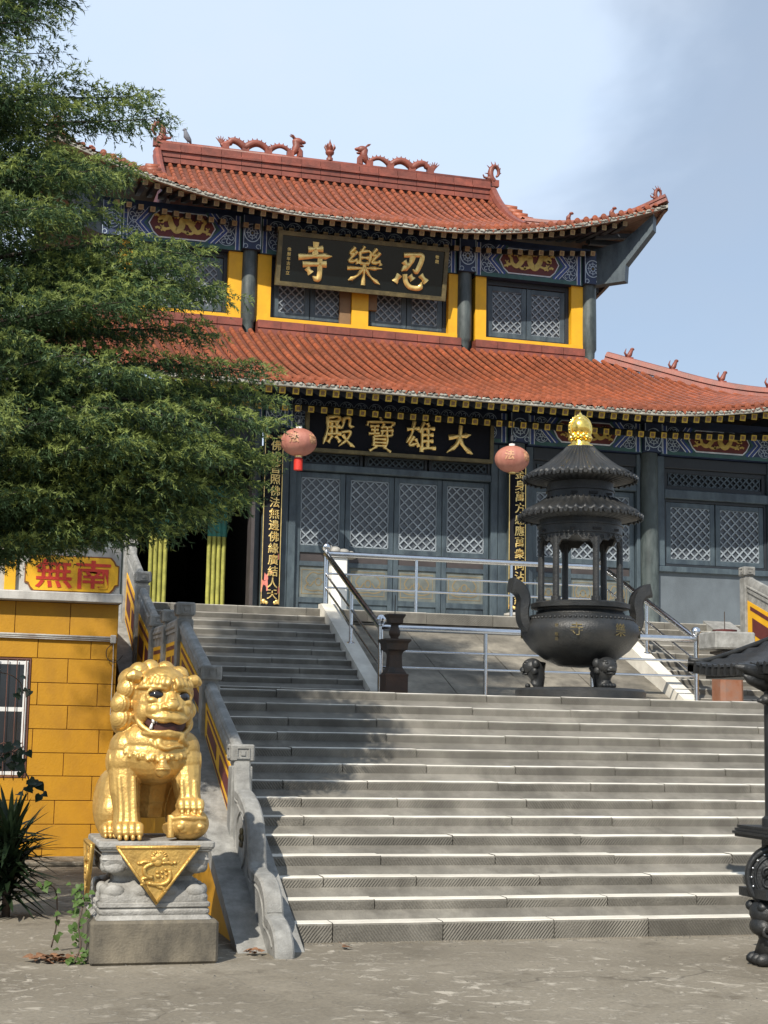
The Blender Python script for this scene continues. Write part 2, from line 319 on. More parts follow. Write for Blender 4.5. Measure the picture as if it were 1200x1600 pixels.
    def mesh(s, name, mats, smooth=False):
        me=bpy.data.meshes.new(name); me.from_pydata(s.v,[],s.f)
        if not isinstance(mats,(list,tuple)): mats=[mats]
        for q in mats: me.materials.append(q)
        if len(mats)>1: me.polygons.foreach_set('material_index',s.m)
        if smooth is True: me.polygons.foreach_set('use_smooth',[True]*len(s.f))
        me.update()
        import bmesh
        bm=bmesh.new(); bm.from_mesh(me); bmesh.ops.recalc_face_normals(bm,faces=bm.faces[:])
        if smooth and smooth is not True:
            for f in bm.faces: f.smooth=True
            for e in bm.edges:
                if len(e.link_faces)==2 and e.calc_face_angle(0)>smooth: e.smooth=False
        bm.to_mesh(me); bm.free()
        return me
    def build(s, name, mats, parent=None, smooth=False, kind=None, label=None, **kw):
        return link(name, s.mesh(name,mats,smooth), parent, kind=kind, label=label, **kw)

def wm(o):
    b=o.matrix_basis.copy()
    return wm(o.parent)@o.matrix_parent_inverse@b if o.parent else b
def link(name, me, parent=None, loc=None, rot=None, mtx=None, kind=None, label=None, cat=None, group=None):
    o=bpy.data.objects.new(name,me); COL.objects.link(o)
    if mtx is not None: o.matrix_basis=mtx
    else:
        if loc: o.location=loc
        if rot: o.rotation_euler=rot
    if parent:
        o.parent=parent; o.matrix_parent_inverse=wm(parent).inverted()
    if kind: o['kind']=kind
    if label: o['label']=label
    if cat: o['category']=cat
    if group: o['group']=group
    return o
def thing(name, loc, label, cat, group=None):
    return link(name, None, None, loc=loc, label=label, cat=cat, group=group)
def copy_tree(o, parent=None, loc=None, label=None, group=None):
    c=o.copy(); COL.objects.link(c)
    if parent:
        k=o.matrix_parent_inverse.copy(); c.parent=parent; c.matrix_parent_inverse=k
    if loc: c.location=loc
    if label: c['label']=label
    if group: c['group']=group
    for ch in list(o.children): copy_tree(ch,c)
    return c
def smoothpath(pts, k=6):                                   # Catmull-Rom through points
    P=[Vector(p) for p in pts]; P=[P[0]*2-P[1]]+P+[P[-1]*2-P[-2]]; o=[]
    for i in range(1,len(P)-2):
        for j in range(k):
            t=j/k; o.append(.5*((2*P[i])+(P[i+1]-P[i-1])*t+(2*P[i-1]-5*P[i]+4*P[i+1]-P[i+2])*t*t+(3*P[i]-P[i-1]-3*P[i+1]+P[i+2])*t**3))
    o.append(P[-2]); return o

def glyphs(mb_target, text, size, place, depth=.012, bold=.0, shear=0., mi=0):
    """text as solid letters; place(x,y,d) maps glyph space (centred, d = height above the surface) to the world"""
    c=bpy.data.curves.new('tmp','FONT'); c.body=text; c.size=size; c.align_x='CENTER'; c.offset=bold; c.shear=shear
    c.resolution_u=3; c.fill_mode='BOTH'; c.extrude=.5
    o=bpy.data.objects.new('tmp',c); COL.objects.link(o)
    me=o.to_mesh(); vs=[tuple(v.co) for v in me.vertices]; fs=[tuple(p.vertices) for p in me.polygons]
    o.to_mesh_clear(); bpy.data.objects.remove(o); bpy.data.curves.remove(c)
    if not vs: return
    xs=[v[0] for v in vs]; ys=[v[1] for v in vs]; cx=(min(xs)+max(xs))/2; cy=(min(ys)+max(ys))/2
    mb_target.add([place(v[0]-cx,v[1]-cy,depth if v[2]>0 else -.004) for v in vs],fs,mi)
# ------------------------------------------------------------------ ground, stairs, terrace
bm=MB(); bm.add([(-400,-300,0),(400,-300,0),(400,600,0),(-400,600,0)],[(0,1,2,3)])
bm.build('ground', M['ground'], kind='structure')
RIS,TRD,Y1=.14,.2935,11.4
SX0,SX1=2.52,11.6
def unit_block():
    """one dressed stone, unit sized; its worn nose is uneven and here and there chipped"""
    q=MB(); ns=12; rings=[]; w=random.uniform(0,9)
    chip={random.randrange(1,ns) for _ in range(random.choice((0,1,1,2)))}
    for i in range(ns+1):
        x=i/ns; e=.035*noise.noise(Vector((x*3.1+w,w,0))); c=.02 if i in chip else 0
        rings.append([(x,0,-1),(x,1,-1),(x,1,0),(x,.06+c*.6,0),(x,.02+c*.35,-.03+e*.5-c*.4),(x,-.012+e*.35+c*.2,-.11+e-c),(x,-.012+e*.3,-.2)])
    q.loft(rings)
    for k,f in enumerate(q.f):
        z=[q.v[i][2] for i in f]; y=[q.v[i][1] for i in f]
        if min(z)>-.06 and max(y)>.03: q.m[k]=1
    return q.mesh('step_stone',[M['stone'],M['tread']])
STEPS=[unit_block() for _ in range(7)]; STEP=STEPS[0]
def step_row(parent, x0, x1, y, ztop, depth, h, lmin, lmax):
    x=x0; off=random.uniform(.3,1)
    first=True
    while x<x1-.01:
        ln=random.uniform(lmin,lmax)*(off if first else 1); first=False
        if x1-(x+ln)<.3: ln=x1-x
        dz=random.uniform(-.004,.003); dy=random.uniform(-.004,.004)
        o=link('step_stone',random.choice(STEPS),parent,loc=(x+.0045,y+dy,ztop+dz),rot=(.016,random.uniform(-.0022,.0022),random.uniform(-.004,.004)))
        o.scale=(ln-.009,depth,h+.012)
        x+=ln
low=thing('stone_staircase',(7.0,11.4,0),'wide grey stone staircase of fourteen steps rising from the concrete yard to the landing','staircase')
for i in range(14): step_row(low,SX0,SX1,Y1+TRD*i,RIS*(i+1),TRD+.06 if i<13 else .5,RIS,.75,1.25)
q=MB(); pr=[(Y1+.05,0),(15.6,0),(15.6,1.93)]+[(Y1+.06+TRD*i,RIS*(i+1)-.05) for i in range(13,-1,-1)]
q.prism([(SX0+.01,y,z) for y,z in pr],(SX1-SX0-.02,0,0)); q.build('core',M['stone'],low)
q=MB(); q.box(SX0-.3,SX1+.3,15.6,22.6,0,1.945); q.build('landing',M['tread'],kind='structure')
Y2,T2=19.3,.32
upl=thing('stone_staircase',(3.9,19.3,1.95),'shaded upper stair flight on the left between balustrade and sloping ramp','staircase')
upr=thing('stone_staircase',(10.8,19.3,1.95),'sunlit upper stair flight on the right beyond the steel handrail','staircase')
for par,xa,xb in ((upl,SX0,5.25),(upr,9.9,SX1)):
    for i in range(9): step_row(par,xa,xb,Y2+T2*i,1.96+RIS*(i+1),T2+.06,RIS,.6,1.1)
    q=MB(); pr=[(Y2+.06,1.9),(22.2,1.9),(22.2,3.15)]+[(Y2+.06+T2*i,1.96+RIS*(i+1)-.05) for i in range(8,-1,-1)]
    q.prism([(xa+.01,y,z) for y,z in pr],(xb-xa-.02,0,0)); q.build('core',M['stone'],par)
ter=MB(); ter.box(-6,20,22.5,24.6,0,3.345); ter.box(-6,20,24.6,42,0,3.2); ter.build('terrace',M['tread'],kind='structure')
edge=thing('terrace_edge',(7,22.18,3.15),'pale stone edging along the front of the upper terrace','edging')
x=-6.0
while x<20:
    ln=random.uniform(.75,1.15); o=link('edge_stone',random.choice(STEPS),edge,loc=(x+.003,22.18+random.uniform(-.004,.004),3.36+random.uniform(-.002,.002))); o.scale=(ln-.006,.42,.17); x+=ln
q=MB(); q.box(-6,SX0-.35,22.25,22.6,0,3.18); q.box(SX1+.3,20,22.25,22.6,0,3.18); q.box(SX0-.35,SX1+.3,22.28,22.6,1.9,3.18)
q.build('wall_face',M['plaster'],edge)
# sloping centre ramp with kerbs
rampo=thing('stone_ramp',(7.6,19.3,1.95),'weathered sloping stone slab between the two upper stair flights','ramp')
xs=[5.47,6.55,7.62,8.65,9.68]
for k in range(4):
    for j in range(3):
        ya=19.32+(22.3-19.32)*j/3; yb=19.32+(22.3-19.32)*(j+1)/3
        za=1.97+(ya-19.32)*.40; zb=1.97+(yb-19.32)*.40
        q=MB(); g=.006
        dz=random.uniform(-.006,.006)
        q.prism([(xs[k]+g,ya+g,za+dz),(xs[k+1]-g,ya+g,za+dz),(xs[k+1]-g,yb-g,zb+dz),(xs[k]+g,yb-g,zb+dz)],(0,0,-.15)); q.build('ramp_slab',M['ramp'],rampo)
q=MB(); q.prism([(5.4,19.3,1.9),(5.4,22.35,1.9),(5.4,22.35,3.06)],(4.35,0,0)); q.build('core',M['ramp'],rampo)
for xa in (5.25,9.68):
    q=MB(); q.prism([(xa,19.22,1.945),(xa,22.3,1.945),(xa,22.3,3.43),(xa,22.12,3.43),(xa,19.22,2.08)],(.22,0,0)); q.build('kerb',M['tread'],rampo)

# ------------------------------------------------------------------ balustrades
def newel(par, X, Y, zb, zt, w=.085):
    q=MB(); q.bbox(X-w,X+w,Y-w,Y+w,zb,zt-.175,.008)
    q.box(X-w*.8,X+w*.8,Y-w*.8,Y+w*.8,zt-.18,zt-.135)
    o=q.build('newel_post',M['grey'],par)
    c=MB(); k=w*1.14; c.bbox(X-k,X+k,Y-k,Y+k,zt-.138,zt,.012)
    r=k+.004; e=.045; b=.009
    for sx,sy in ((0,-1),(-1,0),(1,0),(0,1)):            # raised square ring on each face
        for (a0,a1,c0,c1) in ((-e-b,e+b,-.045,-.036),(-e-b,e+b,.036,.045),(-e-b,-e,-.036,.036),(e,e+b,-.036,.036),(-.018,.018,-.02,.02)):
            zc=zt-.069
            if sx==0: c.box(X+a0,X+a1,Y+sy*r-.006,Y+sy*r+.006,zc+c0,zc+c1)
            else: c.box(X+sx*r-.006,X+sx*r+.006,Y+a0,Y+a1,zc+c0,zc+c1)
    c.build('newel_cap',M['grey'],o)
def bal_panel(par, X, ya, yb, ztop_a, ztop_b, zbot_a, zbot_b, w=.045):
    """panel between newels: painted field with maroon pattern, grey band and rounded rail"""
    q=MB(); L_=yb-ya
    f=lambda t,s:(X,ya+L_*t,(zbot_a+(zbot_b-zbot_a)*t)*(1-s)+(ztop_a+(ztop_b-ztop_a)*t)*s)
    def slab(t0,t1,s0,s1,ww,mi=0): q.prism([Vector(f(t0,s0))-V(ww,0,0),Vector(f(t1,s0))-V(ww,0,0),Vector(f(t1,s1))-V(ww,0,0),Vector(f(t0,s1))-V(ww,0,0)],(2*ww,0,0),mi)
    slab(0,1,.0,.66,w,0)
    p=q.build('painted_panel',M['yellow'],par)
    q=MB()
    for (t0,t1,s0,s1) in ((.06,.94,.54,.60),(.06,.94,.05,.10),(.10,.44,.2,.44),(.56,.9,.2,.44)):
        slab(t0,t1,s0,s1,w+.004)
    q.build('pattern',M['maroon'],p)
    q=MB(); slab(0,1,.66,.80,w*.8); slab(0,1,.80,.85,w*1.2); q.build('band',M['grey'],par)
    q=MB(); A=V(*f(0,.86)); C=V(*f(1,.86)); hh=(ztop_a-zbot_a)*.15
    sec=[(-.05,0),(-.062,.012),(-.062,.03),(-.05,.045),(-.048,hh*.75),(-.03,hh*.97),(0,hh*1.03),(.03,hh*.97),(.048,hh*.75),(.05,.045),(.062,.03),(.062,.012),(.05,0)]
    q.loft([[p+V(x,0,z) for x,z in sec] for p in (A,C)]); q.build('handrail',M['grey'],par,smooth=.5)
def slab_z(Y): return RIS+.477*(Y-Y1)+.06
def make_balustrade(label, drum=True):
    X=2.33
    b=thing('stone_balustrade',(X,14,0),label,'balustrade')
    nw=[(12.52,1.436),(14.2,2.138),(15.96,2.855),(17.05,2.855),(18.15,2.875),(19.75,3.54),(21.35,4.20)]
    def base(Y):
        if Y<15.2: return slab_z(Y)
        if Y<19.0: return 2.02
        return 2.02+.4375*(Y-19.0) if Y<22.2 else 3.4
    for Y,z in nw: newel(b,X,Y,base(Y)-.1,z)
    for (ya,za),(yb,zb) in zip(nw[:-1],nw[1:]):
        sl=abs(zb-za)>.1
        bal_panel(b,X,ya+.085,yb-.085,za-(.02 if sl else .15),zb-(.19 if sl else .15),base(ya+.085)+.0,base(yb-.085)+.0)
    # sloping slab and its painted wall under the balustrade
    q=MB(); q.prism([(2.06,10.95,0),(2.06,11.15,0.0),(2.06,15.2,1.75),(2.06,15.2,2.02),(2.06,15.1,slab_z(15.1))],(.48,0,0))
    q.build('sloping_slab',M['grey'],b)
    q=MB(); q.box(2.06,2.54,15.2,19.05,1.86,2.02); q.prism([(2.06,19.05,1.86),(2.06,22.3,3.25),(2.06,22.3,3.42),(2.06,19.05,2.02)],(.48,0,0)); q.build('sloping_slab',M['grey'],b)
    q=MB(); q.prism([(2.12,11.15,0),(2.12,22.3,0),(2.12,22.3,3.2),(2.12,19.1,1.85),(2.12,15.2,1.85),(2.12,15.2,1.74)],(.4,0,0)); q.build('side_wall',M['ochre'],b)
    if drum:
        sg=[[(12.44,1.30),(12.43,1.2),(12.40,1.10)],[(12.38,1.07),(12.2,1.04),(11.98,.965),(11.84,.87),(11.76,.76),(11.72,.65),(11.70,.56)],[(11.66,.52),(11.55,.50),(11.38,.49),(11.22,.455),(11.10,.38),(11.05,.30),(11.04,.25)],[(11.0,.235),(10.9,.22),(10.78,.18),(10.69,.11),(10.655,.05),(10.65,0)]]
        out=[]
        for g_ in sg: out+=[(p.y,p.z) for p in smoothpath([(0,y,z) for y,z in g_],3)]
        bot=[(11.0,0.0),(12.44,.62)]
        q=MB(); q.prism([(X-.06,y,z) for y,z in out+bot],(.12,0,0)); d=q.build('drum_stone',M['grey'],b)
        q=MB(); rings=[]
        for i,(y,z) in enumerate(out):
            a=out[max(0,i-1)]; c=out[min(len(out)-1,i+1)]; t=V(0,c[0]-a[0],c[1]-a[1]); t=t.normalized(); nn=V(0,t.z,-t.y)
            if nn.y>0 and nn.z<.2: nn=-nn
            nn=V(0,-abs(nn.y) if nn.y<0 else nn.y*.3,max(nn.z,-.3)).normalized(); p=V(X,y,z)
            rings.append([p+V(x,0,0)+nn*h for x,h in ((-.069,-.05),(-.069,-.002),(-.054,.012),(0,.018),(.054,.012),(.069,-.002),(.069,-.05))])
        q.loft(rings); q.build('scalloped_rim',M['grey'],d,smooth=.45)
        for sx in (-1,1):
            q=MB(); q.tube([(X+sx*.061,y+(.075 if y<12.2 else 0),z-.075) for y,z in out if .05<z-.075],.010,6); q.build('edge_moulding',M['grey'],d,smooth=True)
        q=MB(); q.torus((X-.061,12.08,.70),.22,.013,'X',28,6); q.build('ring_relief',M['grey'],d,smooth=True)
        q=MB()
        for k in range(6):
            a=2*pi*k/6; q.ball((X-.065,12.05+.055*cos(a),.72+.055*sin(a)),(.012,.028,.028),8,5)
        q.ball((X-.07,12.05,.72),(.015,.022,.022),8,5); q.build('flower_emblem',M['oldgilt'],d,smooth=True)
    return b
balL=make_balustrade('grey stone balustrade with yellow panels climbing the left side of the stairs')
balR=copy_tree(balL,loc=(11.85,14,0),label='sunlit stone balustrade with yellow panels at the far right of the upper stairs')

# ------------------------------------------------------------------ stainless steel handrail
rail=thing('steel_handrail',(7.6,19.2,1.95),'stainless steel handrail with ball finials fencing the sloping stone ramp','railing')
XL,XR,YB,YT=5.36,9.86,19.2,22.33
def tubeobj(name,pts,r,par=rail,n=10):
    q=MB(); q.tube(pts,r,n); return q.build(name,M['steel'],par,smooth=.9)
def post(X,Y,zb,zt,r=.03,ball=False,flange=False):
    p=tubeobj('post',[(X,Y,zb),(X,Y,zt)],r)
    if ball:
        q=MB(); q.ball((X,Y,zt+.06),.068,16,10); q.lathe([(.036,-.03),(.036,.0),(.03,.012)],(X,Y,zt),12); q.build('ball_finial',M['steel'],p,smooth=True)
    if flange:
        q=MB(); q.lathe([(.065,0),(.065,.012),(.04,.03)],(X,Y,zb+.01),14); q.build('flange',M['steel'],p,smooth=.6)
ZB,ZT=1.945,3.36
post(XL,YB,ZB,2.945,.034,True); post(XR,YB,ZB,2.945,.034,True)
for X in (6.8,8.32): post(X,YB,ZB,2.90,.027)
post(XL,YT,ZT,4.24,.034,True); post(XR,YT,ZT,4.24,.034,True)
for X in (6.78,8.32): post(X,YT,ZT,4.2,.025)
for Y,z0,offs in ((YB,2.90,(0,-.30,-.51)),(YT,4.20,(0,-.30,-.51))):
    for k,o in enumerate(offs): tubeobj('rail',[(XL,Y,z0+o),(XR,Y,z0+o)],.042 if k==0 else .0165)
for X in (XL,XR):
    ym=20.75; t=(ym-YB)/(YT-YB); zs=2.90+1.30*t
    post(X,ym,1.945+.155+.4375*(ym-19.25),zs,.027,flange=True)
    for k,o in enumerate((0,-.30,-.51)): tubeobj('rail',[(X,YB,2.90+o),(X,YT,4.20+o)],.042 if k==0 else .0165)
# ------------------------------------------------------------------ the temple hall
CX=6.98; YF,YU=24.2,27.1; FLOOR=3.345
hall=thing('temple_hall',(CX,YF,FLOOR),'two storey temple hall with red tiled roofs, yellow piers and dark lattice doors','temple')
def HP(name,mb,mats,smooth=False,**k): return mb.build(name,mats,hall,smooth,**k)

# --- roof surfaces: eave line, concave slope, upswept corners
class Roof:
    def __init__(s, hx, y0, z0, top_hx, top_y, a, b, d0, lift, reach, zmax):
        s.hx,s.y0,s.z0,s.thx,s.ty,s.a,s.b,s.d0,s.lift,s.reach=hx,y0,z0,top_hx,top_y,a,b,d0,lift,reach
    def prof(s,u): return s.z0+s.a*u+s.b*u*u
    def eav(s,d): return s.lift*(max(0,d-s.d0)/(s.hx-s.d0))**2
    def front(s,x,u):
        d=abs(x-CX); return Vector((x, s.y0+u-.12*(max(0,d-s.d0)/(s.hx-s.d0))**2*max(0,1-u/s.reach), s.prof(u)+s.eav(d)*max(0,1-u/s.reach)**1.3))
    def hipu(s,d):                                       # how far up a row at lateral distance d may run before the hip
        return 1e9 if d<=s.thx else (s.hx-d)*(s.ty-s.y0)/(s.hx-s.thx)
UP=Roof(5.86,26.08,10.82,3.62,27.86,.36,.053,1.0,.93,2.1,12.8)
LO=Roof(9.0,22.6,6.87,4.95,26.95,.325,.025,3.6,1.1,2.6,8.8)
UMAX_UP=3.5; UMAX_LO=4.33; SP=.178
# shared meshes
def tile_mesh(L_=.225,r=.052):
    q=MB(); n=6; rings=[]
    for y,k in ((0,1.015),(.014,1.015),(.015,.99),(L_,.972)):
        rings.append([(r*k*cos(pi*i/n),y,r*k*1.1*sin(pi*i/n)-.004) for i in range(n+1)])
    q.loft(rings,closed=False); q.add(rings[0],[tuple(range(n+1))]); return q
TILE=tile_mesh(.226,.046).mesh('roof_tile',M['tile'],.9)
def eave_mesh():
    q=MB()
    q.lathe([(.057,-.012),(.057,.012)],(0,0,0),12,0); q.lathe([(.040,.012),(.036,.018),(.012,.018),(.0,.026)],(0,0,0),10,0)
    for i,p in enumerate(q.v): q.v[i]=(p[0],-p[2],p[1]+.012)
    dp=[(.035,-.005),(.075,-.035),(.105,-.075),(.135,-.035),(.145,0.0),(.145,.02),(.035,.02)]
    q.prism([(x,-.008,z-.012) for x,z in dp],(0,.016,0),1)
    return q
EAVE=eave_mesh().mesh('eave_tile',[M['tile'],M['tile']],.7)
def slope_frame(p0,p1):
    y=(p1-p0).normalized(); x=Vector((1,0,0)) if abs(y.x)<.9 else Vector((0,1,0))
    x=(x-y*x.dot(y)).normalized(); z=x.cross(y); 
    if z.z<0: x=-x; z=-z
    m_=Matrix((x,y,z)).transposed().to_4x4(); m_.translation=p0; return m_
TV=[Vector(v.co) for v in TILE.vertices]; TF=[tuple(p.vertices) for p in TILE.polygons]
def roof_skin(R, umax, name, singles=0, sx0=0, sx1=0):
    root=link(name,None,hall)
    body=MB(); pans=MB(); mort=MB(); singles_done=0
    nrow=int(R.hx/SP); TL=.215
    rows=[CX+(i+.5)*SP for i in range(-nrow,nrow)]
    def surf_side(sgn):
        return lambda t,u: None
    cand=[]
    # front and both sides: a row is a function u -> point
    def add_row(fn,um,ex,front,x):
        n=max(1,int(um/TL))
        for k in range(n):
            u=k*TL; p0=fn(u); p1=fn(min(u+TL,um)); F=slope_frame(p0+Vector((0,0,.035)),p1+Vector((0,0,.035)))
            if front and singles and sx0<x<sx1: cand.append((k,x,F)); continue
            body.add([F@v for v in TV],TF)
        # pan channel between this row and the next, stepped like small overlapping tiles
        m_=max(2,int(um/.085)); vs=[];fs=[]
        for k in range(m_):
            u=um*k/m_; u2=um*(k+1)/m_; a=fn(u); b_=fn(u2); w=Vector(ex)*SP
            a0=a+Vector((0,0,.016)); a1=a+w+Vector((0,0,.016)); am=a+w*.5+Vector((0,0,-.004)); b0=b_; b1=b_+w; bm_=b_+w*.5+Vector((0,0,-.022))
            i=len(vs); vs+=[a0,am,a1,b0,bm_,b1]; fs+=[(i,i+1,i+4,i+3),(i+1,i+2,i+5,i+4)]
            if k<m_-1: fs+=[(i+3,i+4,i+7,i+6),(i+4,i+5,i+8,i+7)]
        pans.add(vs,fs)
    for x in rows:
        d=abs(x-CX); um=min(umax,R.hipu(d))
        if um<.12: continue
        add_row(lambda u,x=x:R.front(x,u),um,(1,0,0),True,x)
    # sides (the same slope turned by a quarter)
    for sg in (-1,1):
        nd=int((33.2-R.y0)/SP)
        for j in range(nd):
            y=R.y0+(j+.5)*SP; dd=y-R.y0                              # distance behind the front eave corner
            lim=(R.hx-R.thx); um=min(lim, dd*(R.hx-R.thx)/(R.ty-R.y0))
            if um<.12: continue
            def fn(u,y=y,dd=dd,sg=sg):
                e=R.lift*(max(0,(R.hx-R.d0)-dd)/(R.hx-R.d0))**2*max(0,1-u/R.reach)**1.3
                return Vector((CX+sg*(R.hx-u),y,R.prof(u)+e))
            add_row(fn,um,(0,1,0),False,0)
    body.build('roof_tiles',M['tile'],root,.9,kind='stuff'); pans.build('pan_tiles',M['pan'],root,kind='stuff')
    cand.sort(key=lambda c:c[0])
    for i,(k,x,F) in enumerate(cand):
        if i<singles: link('roof_tile',TILE,root,mtx=F)
        else: body2.add([F@v for v in TV],TF)
    return root,rows
body2=MB()
upper_roof,rowsU=roof_skin(UP,UMAX_UP,'upper_roof')
lower_roof,rowsL=roof_skin(LO,UMAX_LO,'lower_roof',300,3.6,13.6)
body2.build('roof_tiles',M['tile'],lower_roof,.9,kind='stuff')
# rear slope of the upper roof and simple sheets under the tiles keep the light out
for R,um,root in ((UP,UMAX_UP,upper_roof),(LO,UMAX_LO,lower_roof)):
    q=MB(); nx=40
    for i in range(nx):
        xa=CX-R.hx+2*R.hx*i/nx; xb=CX-R.hx+2*R.hx*(i+1)/nx
        for k in range(10):
            ka=min(um,R.hipu(abs(xa-CX)))*k/10; kb=min(um,R.hipu(abs(xb-CX)))*k/10
            ka2=min(um,R.hipu(abs(xa-CX)))*(k+1)/10; kb2=min(um,R.hipu(abs(xb-CX)))*(k+1)/10
            dz=Vector((0,0,-.075))
            q.add([R.front(xa,ka)+dz,R.front(xb,kb)+dz,R.front(xb,kb2)+dz,R.front(xa,ka2)+dz],[(0,1,2,3)])
    for sg in (-1,1):
        prev=None
        for j in range(31):
            y=R.y0+(33.2-R.y0)*j/30; dd=y-R.y0; um2=min(R.hx-R.thx,dd*(R.hx-R.thx)/(R.ty-R.y0)); col=[]
            for k in range(7):
                u=um2*k/6; e=R.lift*(max(0,(R.hx-R.d0)-dd)/(R.hx-R.d0))**2*max(0,1-u/R.reach)**1.3
                col.append(Vector((CX+sg*(R.hx-u),y,R.prof(u)+e-.075)))
            if prev:
                for k in range(6): q.add([prev[k],col[k],col[k+1],prev[k+1]],[(0,1,2,3)])
            prev=col
    q.build('soffit',M['soffit'],root)
q=MB(); q.add([(CX-3.6,29.62,12.85),(CX+3.6,29.62,12.85),(CX+3.6,33.2,10.7),(CX-3.6,33.2,10.7)],[(0,1,2,3)]); q.build('rear_slope',M['tile'],upper_roof)
# eave edge: mortar band, round end tiles and drips
def eave_edge(R,rows,root,mortar,x0,x1):
    q=MB()
    for i in range(len(rows)-1):
        x=rows[i]; 
        if not x0<x<x1 : continue
        p=R.front(x,0); o=link('eave_tile',EAVE,root,loc=p+Vector((0,-.012,.033)))
    xs=[x for x in rows if True]; pts=[R.front(x,0) for x in np.linspace(CX-R.hx,CX+R.hx,121)]
    for a,b_ in zip(pts[:-1],pts[1:]):
        for z0,z1,y0,y1,mi in ((-.080,-.02,-.004,.05,0),(-.079,-.03,.052,.075,1)):
            q.add([a+V(0,y0,z0),b_+V(0,y0,z0),b_+V(0,y0,z1),a+V(0,y0,z1),a+V(0,y1,z0),b_+V(0,y1,z0),b_+V(0,y1,z1),a+V(0,y1,z1)],[(0,1,2,3),(4,7,6,5),(0,4,5,1),(3,2,6,7)],mi)
    q.build('eave_board',[M['lichen'],M['soffit']],root)
eave_edge(UP,rowsU,upper_roof,True,2.0,12.9)
eave_edge(LO,rowsL,lower_roof,True,2.2,14.2)
if True:                                                  # lumpy lichen-grey mortar along the eaves
    for R,root,x0,x1,sc in ((UP,upper_roof,1.2,12.8,1),(LO,lower_roof,2,15,.8)):
        q=MB(); x=x0
        while x<x1:
            p=R.front(x,0); q.ball(p+V(random.uniform(-.02,.02),-.012,-.028+random.uniform(-.012,.01)),(random.uniform(.025,.06)*sc,.014,random.uniform(.014,.032)*sc),7,5); x+=random.uniform(.05,.10)
        q.build('mortar_lumps',M['lichen'],root,True,kind='stuff')
# side eave boards
for R,root in ((UP,upper_roof),(LO,lower_roof)):
    q=MB()
    for sg in (-1,1):
        pts=[]
        for j in range(41):
            y=R.y0-.1+(33.2-R.y0)*j/40; dd=max(0,y-R.y0); e=R.lift*(max(0,(R.hx-R.d0)-dd)/(R.hx-R.d0))**2
            pts.append(Vector((CX+sg*R.hx,y,R.z0+e)))
        for a,b_ in zip(pts[:-1],pts[1:]):
            q.add([a+V(sg*.01,0,-.13),b_+V(sg*.01,0,-.13),b_+V(sg*.01,0,.02),a+V(sg*.01,0,.02),a+V(-sg*.06,0,-.13),b_+V(-sg*.06,0,-.13),b_+V(-sg*.06,0,.02),a+V(-sg*.06,0,.02)],[(0,1,2,3),(4,7,6,5),(0,4,5,1),(3,2,6,7)])
        q.build('side_eave_board',M['soffit'],root); q=MB()
# rafters: two tiers, square painted ends
RAFT={}
def rafter_mesh(L_,s,endm):
    q=MB(); q.box(-s,s,0,L_,-s,s,0); q.m[2]=1
    q.box(-s*.55,s*.55,-.004,0,-s*.55,s*.55,2)
    return q.mesh('rafter',[M['rafter'],endm,M['rafbrown']])
RA=rafter_mesh(1.3,.052,M['rafend']); RB=rafter_mesh(1.0,.05,M['rafend']); RA2=rafter_mesh(1.3,.047,M['raftan']); RB2=rafter_mesh(1.0,.047,M['raftan'])
def rafters(R,root,x0,x1,sp,yw,dzA,insB,dzB,uA=.16):
    x=x0
    while x<x1:
        d=abs(x-CX); 
        pA=R.front(x,uA); pA2=R.front(x,uA+.7); F=slope_frame(pA+V(0,0,dzA),pA2+V(0,0,dzA)); 
        if R.hipu(d)>.55: link('rafter',RA2 if R is UP else RA,root,mtx=F)
        pB=R.front(x,insB); pB2=R.front(x,insB+.5)
        zB=pB.z*.55+R.prof(insB)*.45
        F=slope_frame(V(x,pB.y,zB+dzB),V(x,pB.y+.5,zB+dzB+.13))
        if R.hipu(d)>.9: link('rafter',RB2 if R is UP else RB,root,mtx=F)
        x+=sp
rafters(UP,upper_roof,CX-5.2,CX+5.25,.213,YU,-.155,.62,-.41,.10)
rafters(LO,lower_roof,3.0,14.8,.213,YF,-.165,.92,-.54,.14)
# side rafters under the right upper eave
for k in range(14):
    y=26.75+.3*k; e=UP.lift*(max(0,(UP.hx-UP.d0)-(y-UP.y0))/(UP.hx-UP.d0))**2
    q=MB(); q.prism([(CX+UP.hx-.18,y,UP.z0+e-.13),(CX+UP.hx-.18,y,UP.z0+e-.23),(CX+4.7,y,UP.z0+.42+e*.2-.2),(CX+4.7,y,UP.z0+.42+e*.2-.1)],(0,.1,0)); q.build('side_rafter',M['rafter'],upper_roof)
# corner beams
for sg in (-1,1):
    q=MB(); a=V(CX+sg*4.55,27.25,0); b_=V(CX+sg*5.72,26.15,0); n=(b_-a).normalized(); w=V(-n.y,n.x,0)*.1
    prof=[(0,10.28),(.98,10.30),(1.0,10.62),(1.55,11.25),(1.56,11.55),(.95,11.10),(0,10.95)]
    q.prism([a+n*s-w+V(0,0,z) for s,z in prof],w*2); q.build('corner_beam',M['slate'],upper_roof)
    q=MB(); a=V(CX+sg*7.2,24.3,0); b_=V(CX+sg*8.9,22.7,0); n=(b_-a).normalized(); w=V(-n.y,n.x,0)*.1
    prof=[(0,6.35),(1.3,6.38),(1.32,6.65),(2.25,7.25),(2.26,7.5),(1.3,7.05),(0,7.0)]
    q.prism([a+n*s-w+V(0,0,z) for s,z in prof],w*2); q.build('corner_beam',M['slate'],lower_roof)

